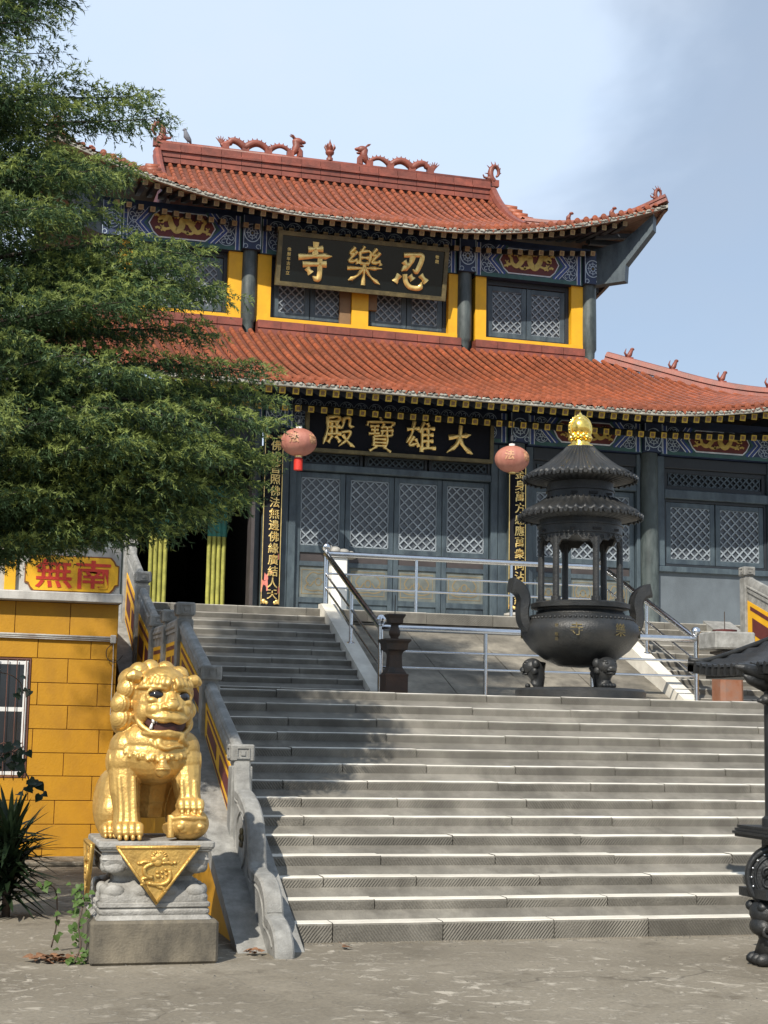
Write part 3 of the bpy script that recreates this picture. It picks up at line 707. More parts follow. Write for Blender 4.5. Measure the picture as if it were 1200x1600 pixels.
# --- ridges
def ridge_run(parent,pts,w,h,courses,seg,name='ridge_brick',rail=True):
    """a built-up ridge: courses of glazed blocks along a path, rounded cap on top"""
    for a,b_ in zip(pts[:-1],pts[1:]):
        n=max(1,round((b_-a).length/seg))
        for k in range(n):
            p=a+(b_-a)*(k/n); r=a+(b_-a)*((k+1)/n); t=(r-p).normalized(); s=t.cross(V(0,0,1)).normalized(); g=t*.004
            z=0
            for hh,ww in courses:
                q=MB(); W_=s*(w*ww)
                q.prism([p+g-W_+V(0,0,z),p+g+W_+V(0,0,z),p+g+W_+V(0,0,z+hh*h),p+g-W_+V(0,0,z+hh*h)],r-p-g*2)
                q.build(name,M['ridge'],parent); z+=hh*h
rb=link('main_ridge',None,upper_roof)
ridge_run(upper_roof,[V(CX-3.5,29.6,12.74),V(CX+3.5,29.6,12.74)],.11,.42,((.22,1.25),(.10,.7),(.26,.95),(.10,1.3),(.32,.8)),.42)
bpy.data.objects.remove(rb)
q=MB(); q.tube([(CX-3.5,29.6,13.17),(CX+3.5,29.6,13.17)],.07,8); q.build('ridge_cap',M['ridge'],upper_roof,True)
def swept_ridge(parent,pts,w,h,name):
    q=MB(); P=smoothpath(pts,5); rings=[]
    for i,p in enumerate(P):
        t=(P[min(i+1,len(P)-1)]-P[max(i-1,0)]).normalized(); s=t.cross(V(0,0,1)).normalized()*w; u=s.cross(t).normalized()
        rings.append([p-s,p-s*.8+u*h*.45,p-s*1.05+u*h*.5,p-s*.7+u*h*.9,p+u*h,p+s*.7+u*h*.9,p+s*1.05+u*h*.5,p+s*.8+u*h*.45,p+s])
    q.loft(rings); return q.build(name,M['ridge'],parent,.6)
for sg in (-1,1):
    x=CX+sg*3.55
    swept_ridge(upper_roof,[V(x,27.62,11.46),V(x,28.1,11.70),V(x,28.6,12.0),V(x,29.2,12.47),V(x,29.62,12.9)],.085,.2,'verge_ridge')
    P=[]
    for t in (0,.25,.5,.75,1):
        d=3.62+(5.86-3.62)*t; u=UP.hipu(d) if t else 1.75; p=UP.front(CX+sg*d,min(u,1.75)); P.append(p+V(0,0,.02+.02*t))
    swept_ridge(upper_roof,P,.075,.17,'hip_ridge')
    P=[]
    for t in (0,.2,.4,.6,.8,1):
        d=4.95+(9.0-4.95)*t; u=min(LO.hipu(d) if t else 4.3,4.3); P.append(LO.front(CX+sg*d,u)+V(0,0,.02))
    hipL=swept_ridge(lower_roof,P,.10,.22,'hip_ridge')
    # gable end: stacked verge tiles, seen edge on
    for k in range(5):
        z=11.75+.16*k; q=MB(); ln=.34-.02*k
        q.tube([(CX+sg*3.58,27.9+k*.25,z),(CX+sg*(3.58+ln),27.85+k*.25,z-.03)],.075,8); q.build('verge_tile',M['tile'],upper_roof,True)
    q=MB(); q.prism([(CX+sg*3.45,27.8,11.4),(CX+sg*3.45,29.6,12.85),(CX+sg*3.45,31.6,11.4)],(sg*.08,0,0)); q.build('gable_wall',M['maroon'],upper_roof)
# band of ridge blocks against the upper wall
for (xa,xb) in ((2.0,4.78),(5.06,8.98),(9.26,11.5)):
    ridge_run(lower_roof,[V(xa,26.98,8.70),V(xb,26.98,8.70)],.12,.27,((.38,1.1),(.1,.75),(.52,1.0)),.45)

# --- ridge ornaments
def dragon(name,label_parent,x0,x1,y,z,head_at_x1):
    """undulating dragon along the ridge, head turned back, spiny back, raised tail"""
    q=MB(); sgn=1 if x1>x0 else -1; L_=abs(x1-x0); pts=[];rad=[]
    n=44
    for i in range(n+1):
        t=i/n; X=x0+sgn*L_*t*.86; Z=z+.05+.14*abs(sin(pi*(t*3.0)))**.8*(1 if t>.12 else .6)
        pts.append((X,y,Z)); rad.append(.045+.035*sin(pi*min(1,t*1.15+.05)))
    hx=x0+sgn*L_*.9
    pts+=[(hx,y,z+.14),(hx+sgn*.03,y,z+.24),(hx+sgn*.005,y,z+.33)]; rad+=[.085,.085,.075]
    q.tube(pts,rad,8)
    q.ball((hx+sgn*.05,y,z+.33),(.12,.075,.085),10,7); q.ball((hx+sgn*.15,y,z+.33),(.075,.05,.04),8,6); q.ball((hx+sgn*.12,y,z+.25),(.065,.045,.025),8,6)
    for a in (-.05,.0,.05): q.tube([(hx-sgn*.0,y+a*.6,z+.37),(hx-sgn*.06,y+a,z+.44),(hx-sgn*.12,y+a,z+.46)],[.022,.016,.004],5)
    q.tube([(hx+sgn*.02,y,z+.2),(hx+sgn*.1,y,z+.12),(hx+sgn*.1,y,z+.0)],[.075,.07,.07],6)
    for i in range(2,n-1,2):                              # dorsal spines
        p=Vector(pts[i]); t=(Vector(pts[i+1])-Vector(pts[i-1])).normalized(); u=Vector((-t.z,0,t.x)) if t.x>0 else Vector((t.z,0,-t.x)); 
        if u.z<0: u=-u
        q.tube([p+u*rad[i]*.7,p+u*(rad[i]+.035)],[.026,.004],4)
    X=x0
    for a in range(5):                                    # fan of the tail
        th=radians(40+25*a) if sgn>0 else radians(140-25*a)
        q.tube([(X,y,z+.1),(X-sgn*.02+.13*cos(pi-th if sgn>0 else pi-th),y,z+.13+.13*sin(th)),],[.03,.006],5)
    for X in (x0+sgn*L_*.05,x0+sgn*L_*.29,x0+sgn*L_*.57,x0+sgn*L_*.84): q.box(X-.07,X+.07,y-.06,y+.06,z-.03,z+.10)
    return q.build('ridge_dragon',M['ridge'],upper_roof,.9)
dragon('a',None,4.72,6.42,29.6,13.22,True); dragon('b',None,9.24,7.56,29.6,13.22,True)
q=MB(); q.lathe([(.07,0),(.07,.06),(.045,.08),(.05,.12),(.085,.15),(.095,.19),(.08,.22),(.05,.24),(.06,.26),(.075,.29),(.05,.34),(.015,.42),(.004,.47)],(CX,29.6,13.22),12)
for k in range(8):
    a=2*pi*k/8; q.tube([(CX+.06*cos(a),29.6+.06*sin(a),13.44),(CX+.11*cos(a),29.6+.11*sin(a),13.52),(CX+.09*cos(a),29.6+.09*sin(a),13.58)],[.03,.022,.004],5)
q.build('ridge_finial',M['ridge'],upper_roof,.9)
def beast(p,dx,s,parent):
    """end ornament: dragon-fish curling up with a scrolled tail and fins"""
    q=MB(); x,y,z=p; pts=[];rad=[]
    for i in range(22):
        t=i/21; a=radians(-70+330*t) ; R_=.20*(1-.62*t)
        pts.append((x+dx*(.02-R_*cos(a)*.8),y,z+.27+R_*sin(a)*1.25)); rad.append(.095*(1-.72*t))
    q.tube([(v[0]*1 if s==1 else x+(v[0]-x)*s,y,z+(v[2]-z)*s) for v in pts],[r*s for r in rad],7)
    for i in range(0,18,2):
        v=Vector((x+(pts[i][0]-x)*s,y,z+(pts[i][2]-z)*s)); c=Vector((x,y,z+.27*s)); o=(v-c).normalized(); q.tube([v+o*rad[i]*s*.6,v+o*(rad[i]+.06)*s+V(-dx*.02,0,.02)],[.026*s,.004],4)
    q.ball((x-dx*.12*s,y,z+.1*s),(.11*s,.07*s,.08*s),9,6); q.tube([(x-dx*.18*s,y,z+.1*s),(x-dx*.3*s,y,z+.12*s),(x-dx*.33*s,y,z+.19*s)],[.045*s,.03*s,.02*s],6)
    q.box(x-.10*s,x+.10*s,y-.07*s,y+.07*s,z-.12*s,z+.06*s)
    return q.build('ridge_beast',M['ridge'],parent,.9)
beast((CX-3.55,29.6,13.2),-1,.85,upper_roof); beast((CX+3.62,29.6,13.18),1,.8,upper_roof)
for sg in (-1,1):
    p=UP.front(CX+sg*5.72,.12)+V(0,0,.22); beast((p.x,p.y,p.z-.06),sg,.5,upper_roof)
    for k,t in enumerate((.32,.62)):
        d=3.62+2.24*t; p=UP.front(CX+sg*d,UP.hipu(d))+V(0,0,.18); q=MB(); q.tube([p,p+V(0,0,.08),p+V(sg*.04,-.03,.15)],[.05,.045,.02],6); q.ball(p+V(sg*.05,-.04,.15),(.05,.03,.03),7,5); q.build('hip_figure',M['ridge'],upper_roof,True)
    for k,t in enumerate((.09,.24,.40,.55,.7)):
        d=4.95+4.05*t; p=LO.front(CX+sg*d,min(4.3,LO.hipu(d)))+V(0,0,.22); s=.9
        q=MB(); q.box(p.x-.06,p.x+.06,p.y-.05,p.y+.05,p.z-.06,p.z+.03); q.tube([p+V(-sg*.06,0,.02),p+V(0,0,.08),p+V(sg*.04,0,.17),p+V(sg*.07,0,.2)],[.03,.05,.035,.02],7)
        q.tube([p+V(-sg*.05,0,.04),p+V(-sg*.1,0,.12),p+V(-sg*.07,0,.2)],[.03,.02,.006],5); q.ball(p+V(sg*.06,0,.20),(.045,.03,.03),7,5); q.build('hip_figure',M['ridge'],lower_roof,True)
# ------------------------------------------------------------------ hall walls, columns, joinery
def lattice(x0,x1,z0,z1,y,parent,s=.145,bw=.022,d=.022,m=None):
    q=MB(); w=x1-x0; h=z1-z0
    for sg in (1,-1):
        c=-h if sg==1 else 0
        c=-h+ (w+h)%s/2 if sg==1 else (w+h)%s/2
        while c < (w if sg==1 else w+h):
            # line x - z = c (sg 1) or x + z = c (sg -1)
            if sg==1: ta=max(0,-c); tb=min(h,w-c); p=[(c+ta,ta),(c+tb,tb)]
            else: ta=max(0,c-w); tb=min(h,c); p=[(c-ta,ta),(c-tb,tb)]
            if tb-ta>.03: q.ribbon([(x0+p[0][0],y,z0+p[0][1]),(x0+p[1][0],y,z0+p[1][1])],bw,d+(.004 if sg==1 else 0))
            c+=s
    for r in ((x0,x1,z0-.012,z0+.006),(x0,x1,z1-.006,z1+.012)): q.box(r[0],r[1],y-d,y,r[2],r[3])
    for r in ((x0-.012,x0+.006),(x1-.006,x1+.012)): q.box(r[0],r[1],y-d,y,z0,z1)
    return q.build('lattice',m or M['lattice'],parent,kind='stuff')
def frame(x0,x1,z0,z1,y0,y1,w,parent,name='frame',m=None,wb=None,wt=None):
    q=MB(); wb=wb or w; wt=wt or w; b=.006
    q.bbox(x0,x0+w,y0,y1,z0,z1,b); q.bbox(x1-w,x1,y0,y1,z0,z1,b)
    q.bbox(x0+w-.004,x1-w+.004,y0+.004,y1,z0,z0+wb,b); q.bbox(x0+w-.004,x1-w+.004,y0+.004,y1,z1-wt,z1,b)
    return q.build(name,m or M['slate'],parent)
def leaf(x0,x1,z0,z1,y,parent,s=.145,st=.1,name='window',m=None,lm=None,bw=.022):
    f=frame(x0,x1,z0,z1,y,y+.05,st,parent,name,m)
    lattice(x0+st,x1-st,z0+st,z1-st,y+.035,f,s,bw,m=lm)
    q=MB(); q.box(x0+st-.01,x1-st+.01,y+.04,y+.048,z0+st-.01,z1-st+.01); q.build('pane',M['pane'],f)
    return f
def column(x,y,z0,z1,r,flare=False):
    q=MB(); prof=[(r*1.0,z0),(r*1.02,z0+(z1-z0)*.4),(r*.97,z1)]
    if flare: prof=[(r*.6,z0-.24),(r*.78,z0-.1),(r*.8,z0-.02),(r*1.02,z0+.04)]+prof[1:]
    q.lathe(prof,(x,y,0),20); return HP('column',q,M['column'],.8)
UC=[2.36,4.92,9.10,11.68]; LC=[-.22,2.38,4.87,9.09,11.56,14.18]
for x in UC: column(x,YU,8.98,10.3,.145,True)
for x in LC:
    c=column(x,YF,FLOOR,6.46,.155)
# upper piers and sill
for a,b_ in ((2.52,2.78),(4.53,4.79),(5.07,5.33),(6.88,7.2),(8.78,9.0),(9.32,9.54),(11.3,11.55)):
    q=MB(); q.box(a,b_,27.07,27.3,9.09,10.27); HP('pier',q,M['yellow'])
for a,b_ in ((2.52,4.79),(5.07,9.0),(9.32,11.55)):
    q=MB(); q.box(a,b_,27.06,27.3,8.965,9.088); HP('sill',q,M['yellow'])
q=MB(); q.box(2.3,11.74,27.3,27.34,8.2,11.1); q.box(2.3,2.34,27.34,33,8.2,11.15); q.box(11.7,11.74,27.34,33,8.2,11.15); HP('upper_wall',q,M['slate'])
q=MB(); q.box(2.3,11.74,27.16,27.3,10.9,11.08); HP('wall_plate',q,M['navy'])
for a,b_ in ((2.78,4.53),(9.54,11.3),(5.33,6.88),(7.2,8.78)):
    w=frame(a,b_,9.09,10.27,27.2,27.29,.075,hall,'window',M['dark'],.05,.10)
    mid=(a+b_)/2; leaf(a+.08,mid-.006,9.145,10.16,27.215,w,.15,.1,'casement'); leaf(mid+.006,b_-.08,9.145,10.16,27.215,w,.15,.1,'casement')
q=MB(); q.box(6.66,6.87,27.12,27.19,9.1,9.72); HP('weathered_board',q,M['rafbrown'])
q=MB(); q.box(7.21,7.38,27.12,27.19,9.42,9.72); HP('weathered_board',q,M['rafbrown'])
# --- painted frieze
def dragon_relief(mb,cx,y,z,w,h,fl=1):
    P=lambda u,v:(cx+fl*u*w/2,y,z+v*h/2)
    body=smoothpath([P(-.62,.45),P(-.45,.5),P(-.38,.0),P(-.2,-.55),P(-.02,-.1),P(.0,.45),P(.2,.5),P(.34,-.1),P(.5,-.5),P(.66,-.3),P(.72,.3)],5)
    n=len(body); mb.ribbon(body,[h*(.12+.16*sin(pi*min(1,.12+.88*i/n))) for i in range(n)],.016)
    mb.ribbon(smoothpath([P(-.78,.12),P(-.68,.45),P(-.5,.55),P(-.42,.35)],4),[h*.1]+[h*.3]*10+[h*.2]*2,.02)
    mb.ribbon([P(-.84,.1),P(-.68,.3)],h*.09,.02); mb.ribbon([P(-.8,.62),P(-.58,.62),P(-.5,.75)],h*.07,.018)
    for (a,b_,c) in (((-.3,-.2),(-.55,-.45),(-.7,-.3)),((-.1,-.4),(.1,-.6),(.22,-.75)),((.1,.3),(.3,.1),(.42,.3)),((.45,-.4),(.3,-.7),(.15,-.62)),((.62,-.2),(.8,-.4),(.88,-.2)),((.7,.2),(.8,.5),(.66,.66))):
        mb.ribbon(smoothpath([P(*a),P(*b_),P(*c)],3),h*.11,.015)
        for k in (-.06,.0,.06): mb.ribbon([P(*c),P(c[0]+k,c[1]+.12+abs(k))],h*.045,.013)
    for u,v in ((-.85,-.45),(-.66,-.62),(.86,.55),(.52,.55),(.18,.72),(-.22,.66),(.9,-.6),(-.9,.7)):
        mb.ribbon([P(u-.07,v),P(u,v+.1),P(u+.09,v)],h*.1,.012)
def scroll(mb,cx,y,z,r,n=6):
    for k in range(n):
        a=2*pi*k/n; c=(cx+r*.62*cos(a),z+r*.62*sin(a)); pts=[]
        for i in range(11):
            t=i/10; b_=a+pi+t*4.6; rr=r*.36*(1-.75*t); pts.append((c[0]+rr*cos(b_),y,c[1]+rr*sin(b_)))
        mb.ribbon(pts,r*.085,.005)
    mb.ribbon([(cx+r*.2*cos(t),y,z+r*.2*sin(t)) for t in np.linspace(0,2*pi,11)],r*.09,.005)
    mb.ribbon([(cx+r*.98*cos(t),y,z+r*.98*sin(t)) for t in np.linspace(0,2*pi,25)],r*.07,.005)
def hexa(cx,y,z,w,h,k=.28):
    c=h*k; return [(cx-w/2,y,z),(cx-w/2+c*.6,y,z+h*.32),(cx-w/2+c*1.3,y,z+h/2),(cx+w/2-c*1.3,y,z+h/2),(cx+w/2-c*.6,y,z+h*.32),(cx+w/2,y,z),(cx+w/2-c*.6,y,z-h*.32),(cx+w/2-c*1.3,y,z-h/2),(cx-w/2+c*1.3,y,z-h/2),(cx-w/2+c*.6,y,z-h*.32)]
def frieze(x0,x1,y,z0,z1,panel=True,fl=1,dim=False):
    h=z1-z0; w=x1-x0; cx=(x0+x1)/2; zc=(z0+z1)/2
    q=MB(); q.box(x0,x1,y,y+.2,z0,z1); f=HP('frieze_beam',q,M['navy'])
    q=MB(); q.box(x0+.001,x1-.001,y-.004,y,z0+.002,z0+h*.13); q.build('green_band',M['green'],f)
    bl=MB(); wh=MB(); gr=MB()
    for sx,xx in ((1,x0),(-1,x1)):                        # upright stripes at the ends
        bl.ribbon([(xx+sx*.075,y,z0+.01),(xx+sx*.075,y,z1)],.055,.006); gr.ribbon([(xx+sx*.018,y,z0+.01),(xx+sx*.018,y,z1)],.03,.006)
        for k in (.04,.11): wh.ribbon([(xx+sx*k,y,z0+.01),(xx+sx*k,y,z1)],.014,.008)
    pw=min(w*.56,h*2.35)
    if panel:
        for sx in (1,-1):
            for k,(off,mb_,ww) in enumerate(((.06,gr,.05),(.115,bl,.06),(.15,wh,.016),(.20,bl,.05),(.235,wh,.012))):
                tip=cx-sx*(pw/2+off); o=h*.36
                mb_.ribbon([(tip+sx*o,y,z1-.01),(tip,y,zc+h*.03),(tip+sx*o,y,z0+h*.13)],ww,.006+.001*k)
        wb=MB(); wb.prism(hexa(cx,y-.004,zc+h*.04,pw,h*.78),(0,-.008,0)); pb=wb.build('panel_border',M['white'],f)
        wb=MB(); wb.prism(hexa(cx,y-.012,zc+h*.04,pw-.045,h*.78-.045),(0,-.006,0)); p=wb.build('dragon_panel',M['maroon'],f)
        wb=MB(); dragon_relief(wb,cx,y-.018,zc+h*.04,pw*.86,h*.62,fl); wb.build('dragon_relief',M['dragongold'],f,kind='stuff')
    sc=MB(); r=h*.24
    ends=[x0+.12+r,x1-.12-r] if panel else list(np.arange(x0+.15+r,x1-.1-r,r*2.05))
    for ex in ends:
        for ez in (z0+h*.13+r*.9,z1-r*1.1): scroll(sc,ex,y-.001,ez,r)
    sc.build('scrollwork',M['paleblue'],f,kind='stuff')
    bl.build('blue_band',M['blue'],f,kind='stuff'); gr.build('green_stripe',M['green'],f,kind='stuff'); wh.build('white_line',M['white'],f,kind='stuff')
def capital(x,y,z0,z1,r=.17):
    q=MB(); q.box(x-r,x+r,y,y+.3,z0,z1); c=HP('column_head',q,M['navy'])
    s=MB(); h=z1-z0; rr=min(r*.86,h*.42); zc=z0+h*.48
    s.ribbon([(x+rr*cos(t),y,zc+rr*1.15*sin(t)) for t in np.linspace(0,2*pi,25)],.016,.006)
    for k in range(8):
        a=2*pi*k/8; s.ribbon([(x+rr*.25*cos(a),y,zc+rr*.28*sin(a)),(x+rr*.8*cos(a),y,zc+rr*.9*sin(a))],.012,.006)
        s.ribbon([(x+rr*.62*cos(a+t),y,zc+rr*.7*sin(a+t)) for t in np.linspace(.05,.7,5)],.011,.005)
    s.ribbon([(x+rr*.3*cos(t),y,zc+rr*.34*sin(t)) for t in np.linspace(0,2*pi,13)],.014,.008)
    for sx in (-1,1):
        s.ribbon([(x+sx*(r-.012),y,z0+.01),(x+sx*(r-.012),y,z1)],.012,.006)
        for zz in (z0+.05,): s.ribbon([(x+sx*(r*.7+.04*cos(t)),y,zz+.04*sin(t)) for t in np.linspace(0,5,9)],.012,.005)
    s.build('rosette',M['paleblue'],c,kind='stuff'); g=MB(); g.ball((x,y-.008,zc),(.022,.012,.022),8,5); g.build('rosette_boss',M['oldgilt'],c,True)
for x in UC: capital(x,26.9,10.30,10.93)
for x in LC: capital(x,24.0,6.47,6.96)
frieze(2.54,4.74,27.0,10.27,10.93,True,1); frieze(9.28,11.5,27.0,10.27,10.93,True,-1); frieze(5.1,8.92,27.02,10.27,10.93,False)
for a,b_,fl in ((-.04,2.2,1),(2.56,4.69,1),(9.27,11.38,1),(11.74,14.0,-1)): frieze(a,b_,24.1,6.45,6.96,True,fl)
frieze(5.05,8.91,24.12,6.45,6.96,False)
# --- lower wall and joinery
q=MB(); q.box(-.4,14.36,24.28,24.4,6.4,7.12); HP('wall_plate',q,M['navy'])
def beam(x0,x1,z0,z1,y0=24.2,y1=24.36,m=None,name='beam'):
    q=MB(); q.bbox(x0,x1,y0,y1,z0,z1,.01); return HP(name,q,m or M['slate'])
def door(x0,x1,y,open_=False):
    st=.085; z0,z1=3.4,5.77
    f=frame(x0,x1,z0,z1,y,y+.055,st,hall,'door',M['slate'],.07,.09)
    for za,zb in ((4.44,4.56),(4.22,4.30),(3.62,3.71)):
        q=MB(); q.bbox(x0+st-.004,x1-st+.004,y+.003,y+.055,za,zb,.006); q.build('cross_rail',M['slate'],f)
    lattice(x0+st+.01,x1-st-.01,4.575,5.67,y+.035,f,.158,.021)
    q=MB(); q.box(x0+st-.01,x1-st+.01,y+.04,y+.048,4.55,5.7); q.build('pane',M['pane'],f)
    q=MB(); q.box(x0+st-.01,x1-st+.01,y+.03,y+.05,4.29,4.45); q.build('panel_upper',M['subpanel'],f)
    q=MB(); q.box(x0+st-.01,x1-st+.01,y+.03,y+.05,3.70,4.23); p=q.build('painted_panel',M['faded'],f)
    q=MB(); cx=(x0+x1)/2; hw=(x1-x0)/2-st-.05; yy=y+.03
    q.ribbon([(cx-hw,yy,3.77),(cx+hw,yy,3.77),(cx+hw,yy,4.16),(cx-hw,yy,4.16),(cx-hw,yy,3.77)],.014,.004)
    for sx in (-1,1):
        q.ribbon(smoothpath([(cx,yy,4.1),(cx+sx*hw*.4,yy,4.12),(cx+sx*hw*.75,yy,4.0),(cx+sx*hw*.5,yy,3.9),(cx+sx*hw*.25,yy,3.98)],4),.018,.004)
        q.ribbon(smoothpath([(cx,yy,3.83),(cx+sx*hw*.4,yy,3.82),(cx+sx*hw*.8,yy,3.86),(cx+sx*hw*.6,yy,3.95)],4),.018,.004)
    q.ribbon([(cx+.05*cos(t),yy,3.97+.06*sin(t)) for t in np.linspace(0,2*pi,13)],.018,.004)
    q.build('faded_ornament',M['fadedline'],p,kind='stuff')
    n=2
    for k in range(n):
        a=x0+st+(x1-x0-2*st)*k/n; b_=x0+st+(x1-x0-2*st)*(k+1)/n
        q=MB(); q.box(a+.003,b_-.003,y+.028,y+.05,3.46,3.63); q.build('lower_board',M['slate'],f)
    return f
for k in range(4):
    a=5.30+.837*k; door(a+.004,a+.833,24.3)
for a,b_ in ((5.0,5.165),(5.17,5.295),(8.655,8.78),(8.785,8.98)): beam(a,b_,3.36,6.44,24.22,24.4)
beam(5.296,8.654,5.785,5.90,24.2,24.4); beam(5.296,8.654,3.345,3.395,24.25,24.4,M['dark'],'threshold'); beam(5.296,8.654,6.1,6.44,24.24,24.38,M['dark'])
for k in range(3):
    a=5.32+1.12*k; w=frame(a,a+1.09,5.902,6.10,24.26,24.33,.05,hall,'transom_window',M['dark'],.03,.02); lattice(a+.07,a+1.02,5.935,6.075,24.31,w,.11,.02,m=M['slate'])
q=MB(); q.box(5.3,8.65,24.34,24.36,5.7,6.44); HP('backing_board',q,M['dark'])
# right inner bay: two wide leaves behind the burner
for k in range(3): a=9.42+.635*k; door(a+.004,a+.631,24.3)
beam(9.28,9.415,3.36,6.44,24.22,24.4); beam(11.33,11.40,3.36,6.44,24.2,24.4); beam(9.416,11.329,5.785,5.90,24.2,24.4); beam(9.416,11.329,6.22,6.44,24.22,24.4,M['dark'])
w=frame(9.42,11.32,5.902,6.22,24.27,24.33,.06,hall,'transom_window',M['dark']); lattice(9.52,11.22,5.97,6.16,24.31,w,.13,.02,m=M['slate'])
q=MB(); q.box(9.4,11.35,24.34,24.36,5.7,6.44); HP('backing_board',q,M['dark'])
# right outer bay and far left bay: two-leaf window over a plastered apron
def window_bay(x0,x1):
    beam(x0,x0+.14,4.5,6.44,24.2,24.4); beam(x1-.14,x1,4.5,6.44,24.2,24.4); beam(x0+.141,x1-.141,6.24,6.44,24.23,24.4,M['dark'])
    beam(x0+.141,x1-.141,5.70,5.86,24.2,24.4); beam(x0,x1,4.40,4.50,24.17,24.4)
    w=frame(x0+.145,x1-.145,5.862,6.24,24.28,24.34,.08,hall,'transom_window',M['dark']); lattice(x0+.26,x1-.26,5.95,6.16,24.32,w,.125,.024,m=M['slate'])
    q=MB(); q.box(x0+.1,x1-.1,24.345,24.36,5.8,6.3); q.build('pane',M['dark'],w)
    w=frame(x0+.145,x1-.145,4.502,5.70,24.27,24.36,.05,hall,'window',M['dark']); mid=(x0+x1)/2
    leaf(x0+.2,mid-.01,4.555,5.645,24.285,w,.16,.09,'casement'); leaf(mid+.01,x1-.2,4.555,5.645,24.285,w,.16,.09,'casement')
    q=MB(); q.box(x0,x1,24.24,24.4,3.345,4.40); HP('apron_wall',q,M['apron'])
window_bay(11.72,14.02); window_bay(-.06,2.22)
# open left bay, dark room behind
beam(2.54,2.66,3.36,6.44,24.22,24.4); beam(4.58,4.70,3.36,6.44,24.22,24.4,M['slate']); beam(2.661,4.579,5.75,6.44,24.24,24.4,M['dark'])
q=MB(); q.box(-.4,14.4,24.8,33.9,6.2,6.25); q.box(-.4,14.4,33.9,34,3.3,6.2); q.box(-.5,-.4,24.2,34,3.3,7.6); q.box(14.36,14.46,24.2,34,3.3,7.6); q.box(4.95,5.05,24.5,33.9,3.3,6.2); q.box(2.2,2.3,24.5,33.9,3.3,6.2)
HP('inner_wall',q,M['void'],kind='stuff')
q=MB(); q.box(4.52,4.575,24.0,24.32,3.4,5.74); HP('open_door_edge',q,M['subpanel'])
# --- hanging curtains inside the open bay
def curtain(x0,x1,label,y=24.62):
    t=thing('hanging_curtain',((x0+x1)/2,y,3.4),label,'curtain','curtains in the open doorway')
    n=4
    for k in range(n):
        a=x0+(x1-x0)*k/n; b_=x0+(x1-x0)*(k+1)/n-.012; q=MB(); rings=[]
        for z in np.linspace(3.38,4.66,9):
            rings.append([(a+(b_-a)*i/5,y-.03*sin(pi*i/5)+.006*sin(9*z+k),z) for i in range(6)])
        q.loft(rings,closed=False); q.build('strip',M['curtain'],t,True)
    q=MB(); rings=[]
    for z in (4.662,4.9,5.2,5.6): rings.append([(x0+(x1-x0)*i/16,y-.03*abs(sin(pi*i/4)),z) for i in range(17)])
    q.loft(rings,closed=False); q.build('valance',M['teal'],t,True)
curtain(2.98,3.29,'yellow green curtain hanging left in the dark open doorway'); curtain(3.92,4.24,'yellow green curtain with teal top hanging right in the dark open doorway')

